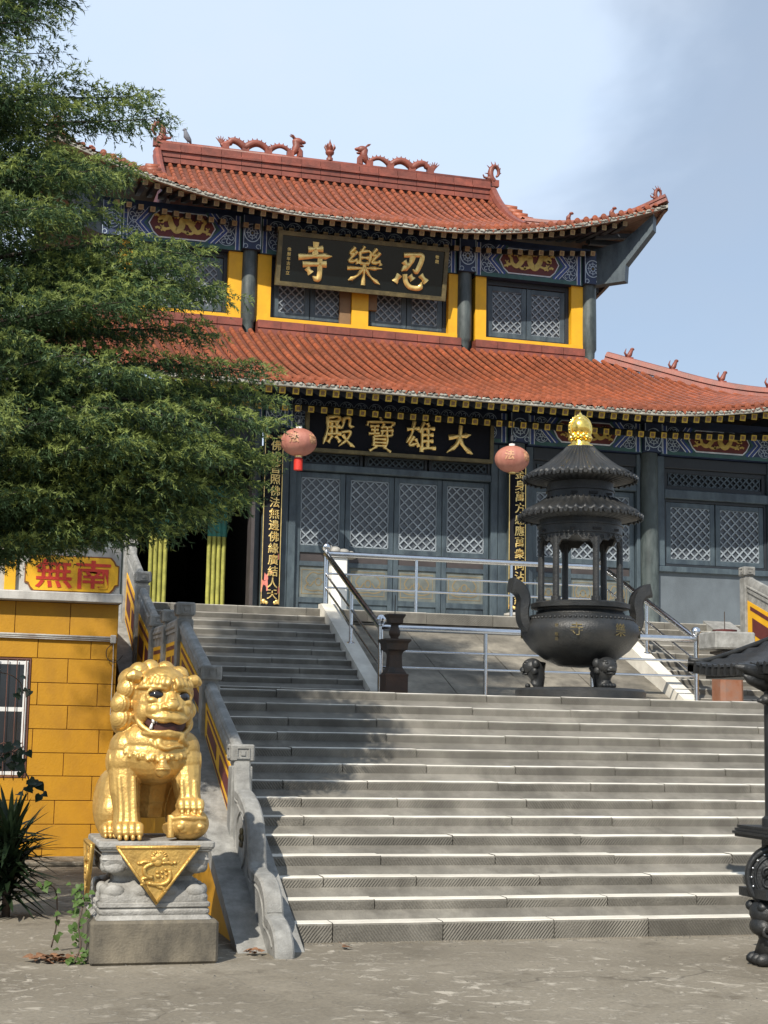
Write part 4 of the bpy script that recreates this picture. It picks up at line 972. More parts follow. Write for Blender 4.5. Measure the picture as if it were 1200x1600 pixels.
# ------------------------------------------------------------------ name boards
STROKES={
'大':[[(.12,.55),(.5,.62),(.86,.68)],[(.53,.96),(.50,.62),(.38,.32),(.06,.06)],[(.5,.55),(.64,.30),(.94,.06)]],
'寺':[[(.30,.79),(.70,.84)],[(.5,1),(.5,.64)],[(.05,.57),(.5,.63),(.95,.67)],[(.18,.39),(.82,.45)],[(.64,.58),(.65,.12),(.60,.03),(.47,.1)],[(.30,.31),(.42,.17)]],
'忍':[[(.26,.9),(.60,.94),(.77,.93),(.74,.72),(.64,.50),(.53,.55)],[(.52,.92),(.46,.7),(.22,.47)],[(.27,.74),(.40,.60)],[(.18,.37),(.06,.16)],[(.33,.40),(.37,.2),(.5,.07),(.76,.07),(.81,.24)],[(.46,.38),(.56,.27)],[(.76,.42),(.94,.24)]],
'樂':[[(.46,1.02),(.40,.90)],[(.36,.87),(.37,.55)],[(.36,.87),(.63,.89),(.62,.56)],[(.38,.72),(.61,.73)],[(.38,.57),(.61,.58)],[(.21,.97),(.08,.80),(.25,.80)],[(.27,.87),(.06,.60),(.28,.62)],[(.25,.67),(.31,.55)],[(.80,.99),(.69,.82),(.87,.82)],[(.90,.89),(.69,.62),(.92,.64)],[(.88,.69),(.95,.56)],[(.03,.41),(.5,.45),(.98,.48)],[(.5,.55),(.5,.0)],[(.46,.42),(.3,.22),(.08,.09)],[(.54,.42),(.7,.22),(.95,.06)]],
'雄':[[(.03,.72),(.44,.78)],[(.27,.98),(.2,.6),(.02,.28)],[(.27,.5),(.12,.22),(.38,.29)],[(.33,.43),(.45,.18)],[(.60,.98),(.45,.64)],[(.54,.78),(.54,.02)],[(.71,.96),(.77,.85)],[(.54,.76),(.95,.81)],[(.56,.57),(.91,.60)],[(.56,.37),(.91,.40)],[(.54,.14),(1.0,.18)],[(.74,.8),(.74,.16)]],
'寶':[[(.48,1.05),(.53,.94)],[(.10,.88),(.06,.74)],[(.12,.87),(.92,.90),(.84,.77)],[(.16,.73),(.45,.75)],[(.19,.62),(.43,.63)],[(.12,.49),(.47,.52)],[(.31,.75),(.31,.50)],[(.62,.83),(.52,.68)],[(.58,.73),(.87,.75)],[(.50,.60),(.92,.64)],[(.72,.75),(.72,.47)],[(.57,.58),(.57,.46),(.87,.48),(.87,.6)],[(.29,.42),(.29,.11)],[(.29,.42),(.71,.44),(.71,.11)],[(.31,.33),(.69,.34)],[(.31,.22),(.69,.23)],[(.29,.12),(.71,.13)],[(.40,.1),(.16,-.05)],[(.62,.1),(.86,-.05)]],
'殿':[[(.12,.93),(.5,.96),(.48,.79)],[(.14,.79),(.48,.80)],[(.13,.93),(.12,.5),(.0,.06)],[(.17,.62),(.53,.65)],[(.26,.75),(.26,.41)],[(.42,.76),(.42,.42)],[(.13,.39),(.57,.43)],[(.28,.34),(.15,.12)],[(.4,.34),(.55,.17)],[(.65,.94),(.62,.7),(.54,.58)],[(.65,.93),(.84,.94),(.84,.70),(.98,.67)],[(.58,.47),(.87,.51),(.76,.26),(.50,.02)],[(.63,.4),(.78,.2),(1.02,.02)]]}
def brush(mb,ch,place,size,w0=.165,mi=0):
    k=len(STROKES[ch]); w=w0*(1.0 if k<8 else .78 if k<14 else .64)
    for s in STROKES[ch]:
        P=[p for p in smoothpath([(a,b_,0) for a,b_ in s],5)]; n=len(P); rings=[]
        for i,p in enumerate(P):
            t=(P[min(i+1,n-1)]-P[max(i-1,0)]); t=t.normalized(); b_=Vector((-t.y,t.x,0)); u=i/(n-1)
            ww=w*(.62+.38*abs(cos(pi*u)) if len(s)<4 else .8)*(1.0 if u<.8 else 1.15-.9*(u-.8)/.2 if len(s)>2 else 1.1)
            q=lambda off,d: place((p.x+b_.x*off-.5)*size,(p.y+b_.y*off-.5)*size,d)
            rings.append([q(-ww/2,-.002),q(-ww/2,.02),q(-ww*.2,.04),q(ww*.2,.04),q(ww/2,.02),q(ww/2,-.002)])
        mb.loft(rings,mi)
def board(name,label,cx,yb,zb,w,h,tilt,face,fm,fw_,chars,size,dz=0):
    t=thing(name,(cx,yb,zb),label,'name board')
    up=V(0,-sin(tilt),cos(tilt)); nrm=V(0,-cos(tilt),-sin(tilt)); ex=V(1,0,0); o=V(cx,yb,zb)
    P=lambda x,z,d: o+ex*x+up*z+nrm*d
    q=MB(); q.prism([P(-w/2,0,0),P(w/2,0,0),P(w/2,h,0),P(-w/2,h,0)],-nrm*.06); q.build('face_board',face,t)
    q=MB()
    for (a,b_,c,d_) in ((-w/2-.01,w/2+.01,-.01,fw_),(-w/2-.01,w/2+.01,h-fw_,h+.01),(-w/2-.01,-w/2+fw_,fw_+.001,h-fw_-.001),(w/2-fw_,w/2+.01,fw_+.001,h-fw_-.001)):
        q.prism([P(a,c,.03),P(b_,c,.03),P(b_,d_,.03),P(a,d_,.03)],-nrm*.1)
    q.build('frame',fm,t)
    for ch,x in chars:
        q=MB(); brush(q,ch,lambda u,v,d,x=x:P(x+u,h/2+dz+v,d+.001),size); q.build('character',M['goldleaf'],t,.7,kind='stuff')
    return t,P
t,P=board('name_board','glossy black board with raised gold characters under the upper eaves',7.0,26.86,9.66,3.26,.98,.22,M['lacquer'],M['oldgilt'],.07,[('寺',-.93),('樂',.02),('忍',.93)],.70)
q=MB()
for k in range(6): glyphs(q,'佛曆年吉日立'[k],.075,lambda x,z,d,k=k:P(-1.42+x,.66-.085*k+z,d+.001),.006)
for k in range(4): glyphs(q,'敬題'[k%2],.075,lambda x,z,d,k=k:P(1.42+x,.80-.085*k+z,d+.001),.006) if k<2 else None
q.build('small_lettering',M['goldleaf'],t,kind='stuff')
board('name_board','matt black board with gold brush characters above the main doors',6.98,24.0,6.07,3.22,.70,.05,M['matblack'],M['oldgilt'],.05,[('殿',-1.06),('寶',-.36),('雄',.34),('大',1.02)],.52)
# ------------------------------------------------------------------ couplet boards on the columns
def couplet(cx,text,label,ztop,zbot,poster=False,edge=-1):
    t=thing('couplet_board',(cx,24.0,zbot),label,'couplet board'); r=.19; n=8
    P=lambda x,z,d:V(cx+(r+d)*sin(x/r),24.19-(r+d)*cos(x/r),z)
    q=MB(); rings=[]
    for z in (zbot,ztop): rings.append([P(-.17+.34*i/n,z,0) for i in range(n+1)]+[P(.17-.34*i/n,z,-.025) for i in range(n+1)])
    q.loft(rings); q.build('board',M['matblack'],t,.6)
    q=MB()
    for xx in (-.165,.165): q.ribbon([P(xx,zbot+.03,0),P(xx,ztop-.02,0)],.012,.006)
    q.build('gold_edge',M['goldleaf'],t,kind='stuff')
    n=len(text); pitch=(ztop-zbot-.22)/n; sz=pitch*.95
    for k,ch in enumerate(text):
        zc=ztop-.13-pitch*(k+.5); q=MB(); glyphs(q,ch,sz,lambda x,z,d,zc=zc:P(x+.02,zc+z,d),.012,bold=.0018)
        if q.v: q.build('character',M['goldleaf'],t,kind='stuff')
    q=MB()
    for xx in (-.11,.11):
        for zz in ((zbot+.07),(ztop-.06)): q.ball(P(xx,zz,0),(.045,.02,.04),8,5); q.ball(P(xx*.6,zz-.02,0),(.03,.02,.03),8,5)
    q.build('lotus_ornament',M['goldleaf'],t,True,kind='stuff')
    q=MB(); q.lathe([(.12,0),(.2,.02),(.2,.05),(.1,.07)],(cx,24.12,zbot-.09),14); q.build('bracket',M['plaster'],t,.6)
    if poster:
        for (a,b_,c,d_) in ((-.18,-.05,.22,.42),(-.12,-.05,.4,.52),(.12,.18,.2,.32),(.10,.14,.74,.84),(-.03,.02,.5,.56)):
            q=MB(); q.prism([P(a,zbot+c,.003),P(b_,zbot+c+.02,.003),P(b_-.01,zbot+d_,.003),P((a+b_)/2,zbot+d_-.03,.003),P(a+.01,zbot+d_+.01,.003)],(0,-.004,0)); q.build('torn_paper',M['poster'],t)
    return t
couplet(4.87,'佛光普照佛法無邊佛緣廣結人天','black vertical board with gold characters and torn pink paper on the left column',6.34,3.52,True)
couplet(9.07,'金身萬方感應萬衆同沾法緣','black vertical board with gold characters on the column behind the burner',6.14,3.6)
# ------------------------------------------------------------------ lanterns
def lantern(x,y,zc,label,tassel,ztop):
    t=thing('lantern',(x,y,zc),label,'lantern'); rx,rz=.282,.222
    q=MB(); n=64; rings=[]
    for k in range(15):
        th=-pi/2*.9+pi*.9*k/14; rings.append([(x+rx*cos(th)*cos(2*pi*i/n)*(1-.02*(i%4==0)),y+rx*cos(th)*sin(2*pi*i/n)*(1-.02*(i%4==0)),zc+rz*sin(th)/sin(pi/2*.9)*.98) for i in range(n)])
    q.loft(rings); q.build('shade',M['lantern'],t,True)
    q=MB(); q.lathe([(.05,.205),(.05,.25),(.03,.25)],(x,y,zc),14); q.build('cap',M['whiteplastic'],t,.6)
    q=MB(); q.lathe([(.06,-.235),(.06,-.215),(.04,-.20)],(x,y,zc),14); q.build('cap',M['goldleaf'],t,.6)
    q=MB(); q.tube([(x,y,zc+.24),(x+.01,y,zc+.36),(x+.01,y,ztop)],.008,5); q.tube([(x,y,zc+.3),(x,y,zc+.4)],.03,8); q.build('cord',M['dark'],t)
    P=lambda u,v,d:(x+(rx+.004+d)*sqrt(max(.05,1-(v/rz)**2))*sin(u/rx),y-(rx+.004+d)*sqrt(max(.05,1-(v/rz)**2))*cos(u/rx),zc+v)
    q=MB()
    for ch,a in (('法',-.14),('輪',.2)): glyphs(q,ch,.17,lambda u,v,d,a=a:P(u+a,v+.03,d*.3),.012,bold=.003)
    q.build('gold_print',M['lanternprint'],t,kind='stuff')
    if tassel:
        q=MB(); q.lathe([(.045,-.235),(.06,-.26),(.07,-.27),(.07,-.44),(.0,-.44)],(x,y,zc),12); q.build('tassel',M['red'],t,.6)
        q=MB(); q.lathe([(.05,-.25),(.05,-.225)],(x,y,zc),12); q.build('tassel_collar',M['whiteplastic'],t)
lantern(5.04,23.0,6.0,'faded pink red lantern with red tassel hanging beside the left couplet',True,6.75)
lantern(8.57,23.0,5.965,'faded pink red lantern without tassel hanging beside the right couplet',False,6.75)
# small white carved stone behind the handrail
t=thing('stone_figure',(5.7,23.0,3.345),'small white carved stone figure on a post behind the handrail','stone figure')
q=MB(); q.bbox(5.6,5.84,22.9,23.14,3.345,4.22,.012); q.build('post',M['whiteplastic'],t)
q=MB(); q.box(5.52,5.98,22.86,23.16,4.222,4.27); q.ball((5.66,23,4.33),(.1,.08,.07),10,7); q.ball((5.80,23,4.31),(.1,.08,.06),10,7); q.ball((5.57,23,4.36),(.06,.06,.06),9,6); q.ball((5.92,23,4.3),(.05,.05,.04),9,6); q.build('carving',M['carved'],t,True)
# pigeon on the ridge
t=thing('pigeon',(4.02,29.55,13.2),'small grey pigeon perched on the main roof ridge','bird')
q=MB(); q.tube([(4.10,29.55,13.22),(4.06,29.55,13.28),(4.0,29.55,13.36),(3.985,29.55,13.43),(3.97,29.55,13.47)],[.012,.05,.065,.045,.035],8); q.ball((3.965,29.55,13.49),(.04,.035,.038),9,6); q.tube([(3.93,29.55,13.485),(3.90,29.55,13.478)],[.012,.003],5); q.tube([(4.02,29.55,13.3),(4.02,29.55,13.22)],.008,5); q.build('body',M['birdgrey'],t,True)
# ------------------------------------------------------------------ low yellow building on the left
lb=thing('yellow_building',(1.0,18.67,0),'low yellow block walled building with barred window left behind the golden lion','building')
YB_=18.67
q=MB(); q.box(-5,1.925,YB_+.012,22.2,0,3.02); q.build('wall_core',M['groove'],lb)
zr=[0,.148,.42,.694,.977,1.245,1.522,1.80,2.064,2.352,2.612,3.02]
WX0,WX1,WZ0,WZ1=-.35,.935,.95,2.345
joints={0:(1.16,),1:(1.05+.66,.98),2:(1.28,),3:(1.70,.97),4:(1.36,),5:(1.76,.99),6:(1.38,),7:(1.72,1.02),8:(1.36,),9:(1.0,1.62),10:(.72,1.36)}
for i in range(11):
    js=[-5]+[v for v in np.arange(-4.4+.3*(i%2),.5,.68)]+sorted(joints[i])+[1.93]
    js=sorted(set(round(float(v),3) for v in js))
    for a,b_ in zip(js[:-1],js[1:]):
        if b_-a<.12: continue
        segs=[(a,b_)]
        if zr[i+1]>WZ0+.05 and zr[i]<WZ1-.05:
            segs=[]
            if a<WX0: segs.append((a,min(b_,WX0)))
            if b_>WX1: segs.append((max(a,WX1),b_))
        for c,d in segs:
            if d-c<.02: continue
            q=MB(); q.bbox(c+.004,d-.004,YB_+random.uniform(-.0015,.0015),YB_+.03,zr[i]+.004,zr[i+1]-.004,.003); q.build('wall_block',M['ochre'],lb)
for i in range(11):
    q=MB(); q.box(1.92,1.932,YB_+.036,22.2,zr[i]+.004,zr[i+1]-.004); q.build('wall_block',M['ochre'],lb)
# window with bars
w=frame(WX0,WX1,WZ0,WZ1,YB_-.012,YB_+.04,.022,lb,'window',M['bars'])
frame(WX0+.03,WX1-.03,WZ0+.03,WZ1-.03,YB_+.0,YB_+.034,.05,w,'frame',M['whiteframe'])
q=MB(); q.box(WX0+.08,WX1-.08,YB_+.002,YB_+.03,1.72,1.77); q.build('glazing_bar',M['whiteframe'],w)
q=MB(); q.box(.28,.33,YB_+.002,YB_+.03,1.0,2.3); q.build('glazing_bar',M['whiteframe'],w)
q=MB(); q.box(WX0+.05,WX1-.05,YB_+.006,YB_+.0115,WZ0+.05,WZ1-.05); q.build('pane',M['glass'],w)
for k in range(12):
    x=WX0+.05+k*.107; q=MB(); q.tube([(x,YB_-.03,WZ0+.01),(x,YB_-.03,WZ1-.01)],.006,6); q.build('bar',M['bars'],w)
for zz in (1.25,1.30):
    q=MB(); q.tube([(WX0+.05+k*.107,YB_-.035,zz+.06*(k%2)) for k in range(12)],.006,6); q.build('bar',M['bars'],w)
# conduit, cornice, parapet with lettered panel
for z,r in ((2.622,.014),(2.60,.009),(2.58,.007)):
    q=MB(); q.tube([(-5,YB_-.03,z+.03),(.5,YB_-.03,z+.005),(1.9,YB_-.03,z-.005)],r,7); q.build('conduit',M['pipe'],lb,True)
q=MB(); q.bbox(1.84,1.91,YB_-.06,YB_,2.55,2.65,.008); q.tube([(1.88,YB_-.03,2.56),(1.885,YB_-.03,2.3),(1.88,YB_-.03,1.7)],.006,6); q.build('junction_box',M['pipe'],lb)
q=MB(); q.tube(smoothpath([(1.88,YB_-.04,2.56),(1.80,YB_-.05,2.47),(1.82,YB_-.05,2.36),(1.92,YB_-.03,2.33),(2.02,YB_+.2,2.42)],5),.005,5); q.build('loose_wire',M['dark'],lb)
q=MB(); q.bbox(-5,1.955,YB_-.16,22.2,3.022,3.135,.012); q.build('cornice',M['plaster'],lb)
q=MB(); q.bbox(-5,1.93,YB_-.04,YB_+.14,3.136,3.70,.01); q.build('parapet',M['plaster'],lb)
for x in (.57,-.75,-2.1): 
    q=MB(); q.bbox(x,x+.13,YB_-.10,YB_-.03,3.137,3.78,.006); q.build('pilaster',M['yellow'],lb)
def cutbox(x0,x1,z0,z1,c): return [(x0+c,z0),(x1-c,z0),(x1-c*.6,z0+c*.4),(x1-c*.35,z0+c*.9),(x1,z0+c),(x1,z1-c),(x1-c*.35,z1-c*.9),(x1-c*.6,z1-c*.4),(x1-c,z1),(x0+c,z1),(x0+c*.6,z1-c*.4),(x0+c*.35,z1-c*.9),(x0,z1-c),(x0,z0+c),(x0+c*.35,z0+c*.9),(x0+c*.6,z0+c*.4)]
q=MB(); q.prism([(x,YB_-.045,z) for x,z in cutbox(.80,1.91,3.14,3.58,.10)],(0,-.012,0)); q.build('panel_border',M['groove'],lb)
q=MB(); q.prism([(x,YB_-.058,z) for x,z in cutbox(.815,1.895,3.155,3.565,.10)],(0,-.006,0)); pn=q.build('lettered_panel',M['yellow'],lb)
q=MB()
for ch,x in (('無',1.14),('南',1.60)): glyphs(q,ch,.42,lambda u,v,d,x=x:(x+u*1.08,YB_-.0645-d,3.36+v*.86),.008,bold=.006)
q.build('lettering',M['signred'],pn,kind='stuff')
# low rough step at the foot of the wall
q=MB(); q.bbox(-5,2.04,17.9,18.66,0,.055,.015); q.build('footing_slab',M['ground'],lb)

# ------------------------------------------------------------------ great round incense burner on the landing
BX,BY=6.98,16.45
bur=thing('incense_burner',(BX,BY,1.95),'tall black iron incense burner with two tiled roofs and golden finial on the landing','incense burner')
zb=lambda yc:1.989+(1090-(620+yc/3.265))*.007483
def BL(name,prof,n=48,m=None,sm=.6):
    q=MB(); q.lathe(prof,(BX,BY,0),n); return q.build(name,m or M['iron'],bur,sm)
BL('base_plate',[(.745,1.95),(.745,2.06),(.72,2.085),(.60,2.095)])
bw=BL('bowl',[(.05,zb(1385)),(.25,zb(1378)),(.42,zb(1345)),(.56,zb(1300)),(.655,zb(1250)),(.685,zb(1215)),(.67,zb(1180)),(.62,zb(1155)),(.585,zb(1143)),(.585,zb(1130)),(.52,zb(1125)),(.49,zb(1105)),(.50,zb(1096)),(.57,zb(1092)),(.575,zb(1070)),(.52,zb(1062)),(.3,zb(1062))],56)
q=MB()
for k in range(64):
    a=2*pi*k/64; q.ball((BX+.605*cos(a),BY+.605*sin(a),zb(1148)),(.022,.022,.018),6,4)
q.build('bead_band',M['iron'],bw,True,kind='stuff')
q=MB()
for ch,a in (('寺',-.46),('樂',.32),('忍',1.08),('南',-2.0),('山',2.0)):
    glyphs(q,ch,.155,lambda u,v,d,a=a:(BX+(.672+d)*sin(a+u/.68+.0),BY-(.672+d)*cos(a+u/.68),zb(1210)+v),.012,bold=.0)
q.build('lettering',M['oldgilt'],bw,kind='stuff')
q=MB()
for k in range(4): glyphs(q,'信士敬造'[k],.045,lambda u,v,d,k=k:(BX+(.672+d)*sin(-.80+u/.68),BY-(.672+d)*cos(-.80+u/.68),zb(1200)-.05*k+v+.02),.006)
q.build('small_lettering',M['oldgilt'],bw,kind='stuff')
def burner_leg(a):
    ca,sa=sin(a),-cos(a); P=lambda r,s,z:(BX+ca*r-sa*s*1.0,BY+sa*r+ca*s,z)
    q=MB(); 
    q.tube([P(.50,0,2.40),P(.52,0,2.28),P(.485,0,2.20),P(.49,0,2.13),P(.53,0,2.10)],[.11,.115,.085,.078,.09],10)
    q.ball(P(.55,0,2.33),(.12,.12,.105),12,8)
    q.ball(P(.64,0,2.30),(.055,.055,.04),9,6); 
    for s in (-1,1):
        q.ball(P(.63,s*.05,2.36),(.028,.028,.022),7,5); q.ball(P(.60,s*.045,2.385),(.05,.045,.018),7,5); q.ball(P(.655,s*.035,2.285),(.03,.03,.022),7,5); q.ball(P(.51,s*.105,2.36),(.05,.05,.06),7,5); q.ball(P(.52,s*.10,2.28),(.045,.045,.05),7,5)
    q.ball(P(.62,0,2.25),(.05,.06,.02),8,5)
    for s in (-.06,-.02,.02,.06): q.ball(P(.60,s,2.115),(.035,.024,.028),7,5)
    q.build('lion_leg',M['iron'],bur,True)
for a in (radians(9),radians(129),radians(-111)): burner_leg(a)
for sg in (-1,1):
    q=MB(); pts=[(sg*.64,zb(1205)),(sg*.70,zb(1165)),(sg*.715,zb(1110)),(sg*.70,zb(1060)),(sg*.735,zb(1015)),(sg*.81,zb(990)),(sg*.86,zb(985))]
    P=smoothpath([(BX+x,BY,z) for x,z in pts],5); rings=[]
    for i,p in enumerate(P):
        t=(P[min(i+1,len(P)-1)]-P[max(i-1,0)]).normalized(); b_=V(-t.z,0,t.x); wd=.05+.035*(i/len(P))**2; dp=.085
        rings.append([p-b_*wd-V(0,dp,0),p-b_*wd*.6-V(0,dp*1.15,0),p+b_*wd-V(0,dp,0),p+b_*wd+V(0,dp,0),p-b_*wd*.6+V(0,dp*1.15,0),p-b_*wd+V(0,dp,0)])
    q.loft(rings); q.build('handle',M['iron'],bur,.5)
R6=.455
for k in range(6):
    a=radians(60*k); q=MB(); x,y=BX+R6*sin(a),BY-R6*cos(a)
    q.tube([(x,y,zb(1068)),(x,y,zb(1040)),(x,y,zb(1038)),(x,y,zb(740))],[.055,.055,.038,.038],10); q.build('pillar',M['iron'],bur,.6)
    # scalloped apron between this pillar and the next
    q=MB(); n=12; rings=[]
    for i in range(n+1):
        t=i/n; aa=a+radians(60)*t; x,y=BX+.47*sin(aa),BY-.47*cos(aa); x2,y2=BX+.44*sin(aa),BY-.44*cos(aa)
        zl=zb(722+ (95 if i in (0,n) else 78-60*sin(pi*t)+12*cos(6*pi*t)))
        rings.append([(x,y,zl),(x,y,zb(700)),(x2,y2,zb(700)),(x2,y2,zl)])
    q.loft(rings); q.build('scalloped_apron',M['iron'],bur,.5)
    q=MB()
    for i in range(5):
        aa=a+radians(9+10.5*i); zz=zb(745-14*abs(i-2)*0+8*(abs(i-2)-1)); q.torus((BX+.472*sin(aa),BY-.472*cos(aa),zz+.02),.02,.006,'Y',10,5)
    q.build('cloud_relief',M['iron'],bur,True,kind='stuff')
BL('ring_beam',[(.42,zb(725)),(.485,zb(722)),(.485,zb(680)),(.50,zb(678)),(.50,zb(670)),(.475,zb(668)),(.475,zb(640)),(.40,zb(600))])
q=MB(); 
for a in (-.55,.55,0,1.4,-1.4): q.box(BX+.47*sin(a)-.05,BX+.47*sin(a)+.05,BY-.482*cos(a)-.012,BY-.47*cos(a),zb(712),zb(700))
q.build('vent_slot',M['void'],bur,kind='stuff')
def fluted_roof(name,prof,nr,depth):
    q=MB(); n=nr*6; rings=[]
    for j,(r,z) in enumerate(prof):
        ring=[]
        for i in range(n):
            a=2*pi*i/n; c=cos(a*nr); k=max(0,c)**.8*depth*min(1,r/.3) if j>0 else 0
            ring.append((BX+r*cos(a),BY+r*sin(a),z+k))
        rings.append(ring)
    q.loft(rings,caps=False); o=q.build(name,M['iron'],bur,True)
    r,z=prof[1]; e=MB()
    for k in range(nr):
        a=2*pi*k/nr; c=V(BX+(r+.005)*cos(a),BY+(r+.005)*sin(a),z+.004); d=V(cos(a),sin(a),-.1)
        e.tube([c-d*.02,c+d*.012],[.024,.024],8); a2=a+pi/nr; c2=V(BX+r*cos(a2),BY+r*sin(a2),z-.01); e.ball(c2,(.02,.02,.026),6,4)
    e.build('tile_end',M['iron'],o,.6,kind='stuff'); return o
fluted_roof('lower_roof',[(.40,zb(655)),(.712,zb(628)),(.66,zb(606)),(.58,zb(588)),(.50,zb(570)),(.42,zb(545))],40,.034)
BL('upper_drum',[(.44,zb(556)),(.44,zb(543)),(.392,zb(538)),(.385,zb(500)),(.40,zb(498)),(.40,zb(492)),(.385,zb(490)),(.385,zb(455)),(.5,zb(440))])
q=MB(); 
for a in (-.55,.55,0): q.box(BX+.385*sin(a)-.05,BX+.385*sin(a)+.05,BY-.396*cos(a)-.008,BY-.38*cos(a),zb(526),zb(514))
q.build('vent_slot',M['void'],bur,kind='stuff')
fluted_roof('upper_roof',[(.38,zb(455)),(.655,zb(432)),(.57,zb(408)),(.47,zb(385)),(.38,zb(358)),(.29,zb(325)),(.21,zb(292)),(.165,zb(268))],40,.036)
BL('neck_ring',[(.16,zb(290)),(.175,zb(285)),(.18,zb(270)),(.165,zb(262)),(.1,zb(262))],32)
fin=BL('finial',[(.155,zb(264)),(.15,zb(254)),(.115,zb(248)),(.105,zb(232)),(.12,zb(222)),(.09,zb(214)),(.06,zb(212))],28,M['brightgold'])
q=MB(); q.ball((BX,BY,zb(160)),.128,22,16); q.build('ball',M['brightgold'],fin,True)
q=MB()
for row,(rr,zz,n,tilt) in enumerate(((.10,zb(226),10,.055),(.085,zb(214),10,.05))):
    for k in range(n):
        a=2*pi*(k+.5*row)/n; d=V(cos(a),sin(a),0); p=V(BX,BY,zz)+d*rr; q.tube([p,p+d*.02+V(0,0,.03),p+d*.022+V(0,0,.06)],[.03,.032,.006],7)
q.build('lotus_petals',M['brightgold'],fin,True,kind='stuff')
q=MB(); pts=[(BX+.130*cos(t),BY,zb(165)+.150*sin(t)) for t in np.linspace(radians(-50),radians(230),40)]
for sy in (-.02,.02): q.tube([(x,y+sy,z) for x,y,z in pts],.014,6)
for i in range(1,39,2):
    t=radians(-50+280*i/39); c=V(BX+.135*cos(t),BY,zb(165)+.155*sin(t)); o=V(cos(t),0,sin(t)); q.tube([c,c+o*.018],[.016,.005],5)
q.tube([(BX,BY,zb(125)),(BX,BY,zb(108)),(BX,BY,zb(92)),(BX,BY,zb(78))],[.10,.06,.025,.004],12)
q.build('flame_halo',M['brightgold'],fin,True)

# ------------------------------------------------------------------ two candle stands
def sq(mb,prof,x,y,m_=0): mb.lathe([(r*sqrt(2),z) for r,z in prof],(x,y,0),4,m_,pi/4)
t=thing('candle_stand',(5.42,18.92,1.95),'dark rusty iron candle stand on the landing beside the handrail post','candle stand'); x,y=5.46,18.9
q=MB(); sq(q,[(.145,1.95),(.145,2.26),(.15,2.27),(.15,2.29),(.11,2.30)],x,y); q.build('base',M['rustbox'],t)
q=MB(); sq(q,[(.13,2.29),(.125,2.31),(.085,2.38),(.078,2.53),(.085,2.56),(.10,2.58)],x,y); q.build('shaft',M['oldiron'],t)
q=MB(); sq(q,[(.08,2.57),(.135,2.60),(.145,2.68),(.175,2.715),(.172,2.735),(.06,2.74)],x,y); q.build('tray',M['oldiron'],t)
q=MB(); q.lathe([(.06,2.73),(.05,2.76),(.07,2.79),(.075,2.83),(.06,2.87),(.05,2.90),(.055,2.93)],(x,y,0),16); q.build('knop',M['oldiron'],t,True)
q=MB(); sq(q,[(.05,2.92),(.085,2.94),(.09,3.0),(.115,3.04),(.112,3.055),(.02,3.055)],x,y); q.build('tray',M['oldiron'],t)
q=MB(); q.tube([(x,y,3.05),(x+.003,y,3.30)],.006,6); q.build('spike',M['oldiron'],t)
t=thing('candle_stand',(10.15,18.9,1.95),'orange and grey candle stand with red dish half hidden behind the front burner roof','candle stand'); x,y=10.17,18.9
q=MB(); q.bbox(x-.17,x+.17,y-.17,y+.17,1.95,2.40,.05); q.build('base',M['orange'],t)
q=MB(); sq(q,[(.12,2.38),(.10,2.45),(.10,2.66),(.13,2.68)],x,y); q.build('shaft',M['plaster'],t)
q=MB(); sq(q,[(.09,2.67),(.17,2.70),(.17,2.73),(.1,2.74)],x,y); q.build('collar',M['oldiron'],t)
q=MB(); q.bbox(x-.30,x+.30,y-.25,y+.25,2.75,2.985,.02); q.build('box_tray',M['grey'],t)
q=MB(); q.lathe([(.05,2.986),(.16,2.99),(.17,3.02),(.0,3.01)],(x-.03,y,0),18); q.build('dish',M['maroon'],t,.6)
q=MB(); q.tube([(x-.03,y,3.0),(x-.03,y,3.27)],.006,6); q.build('spike',M['oldiron'],t)

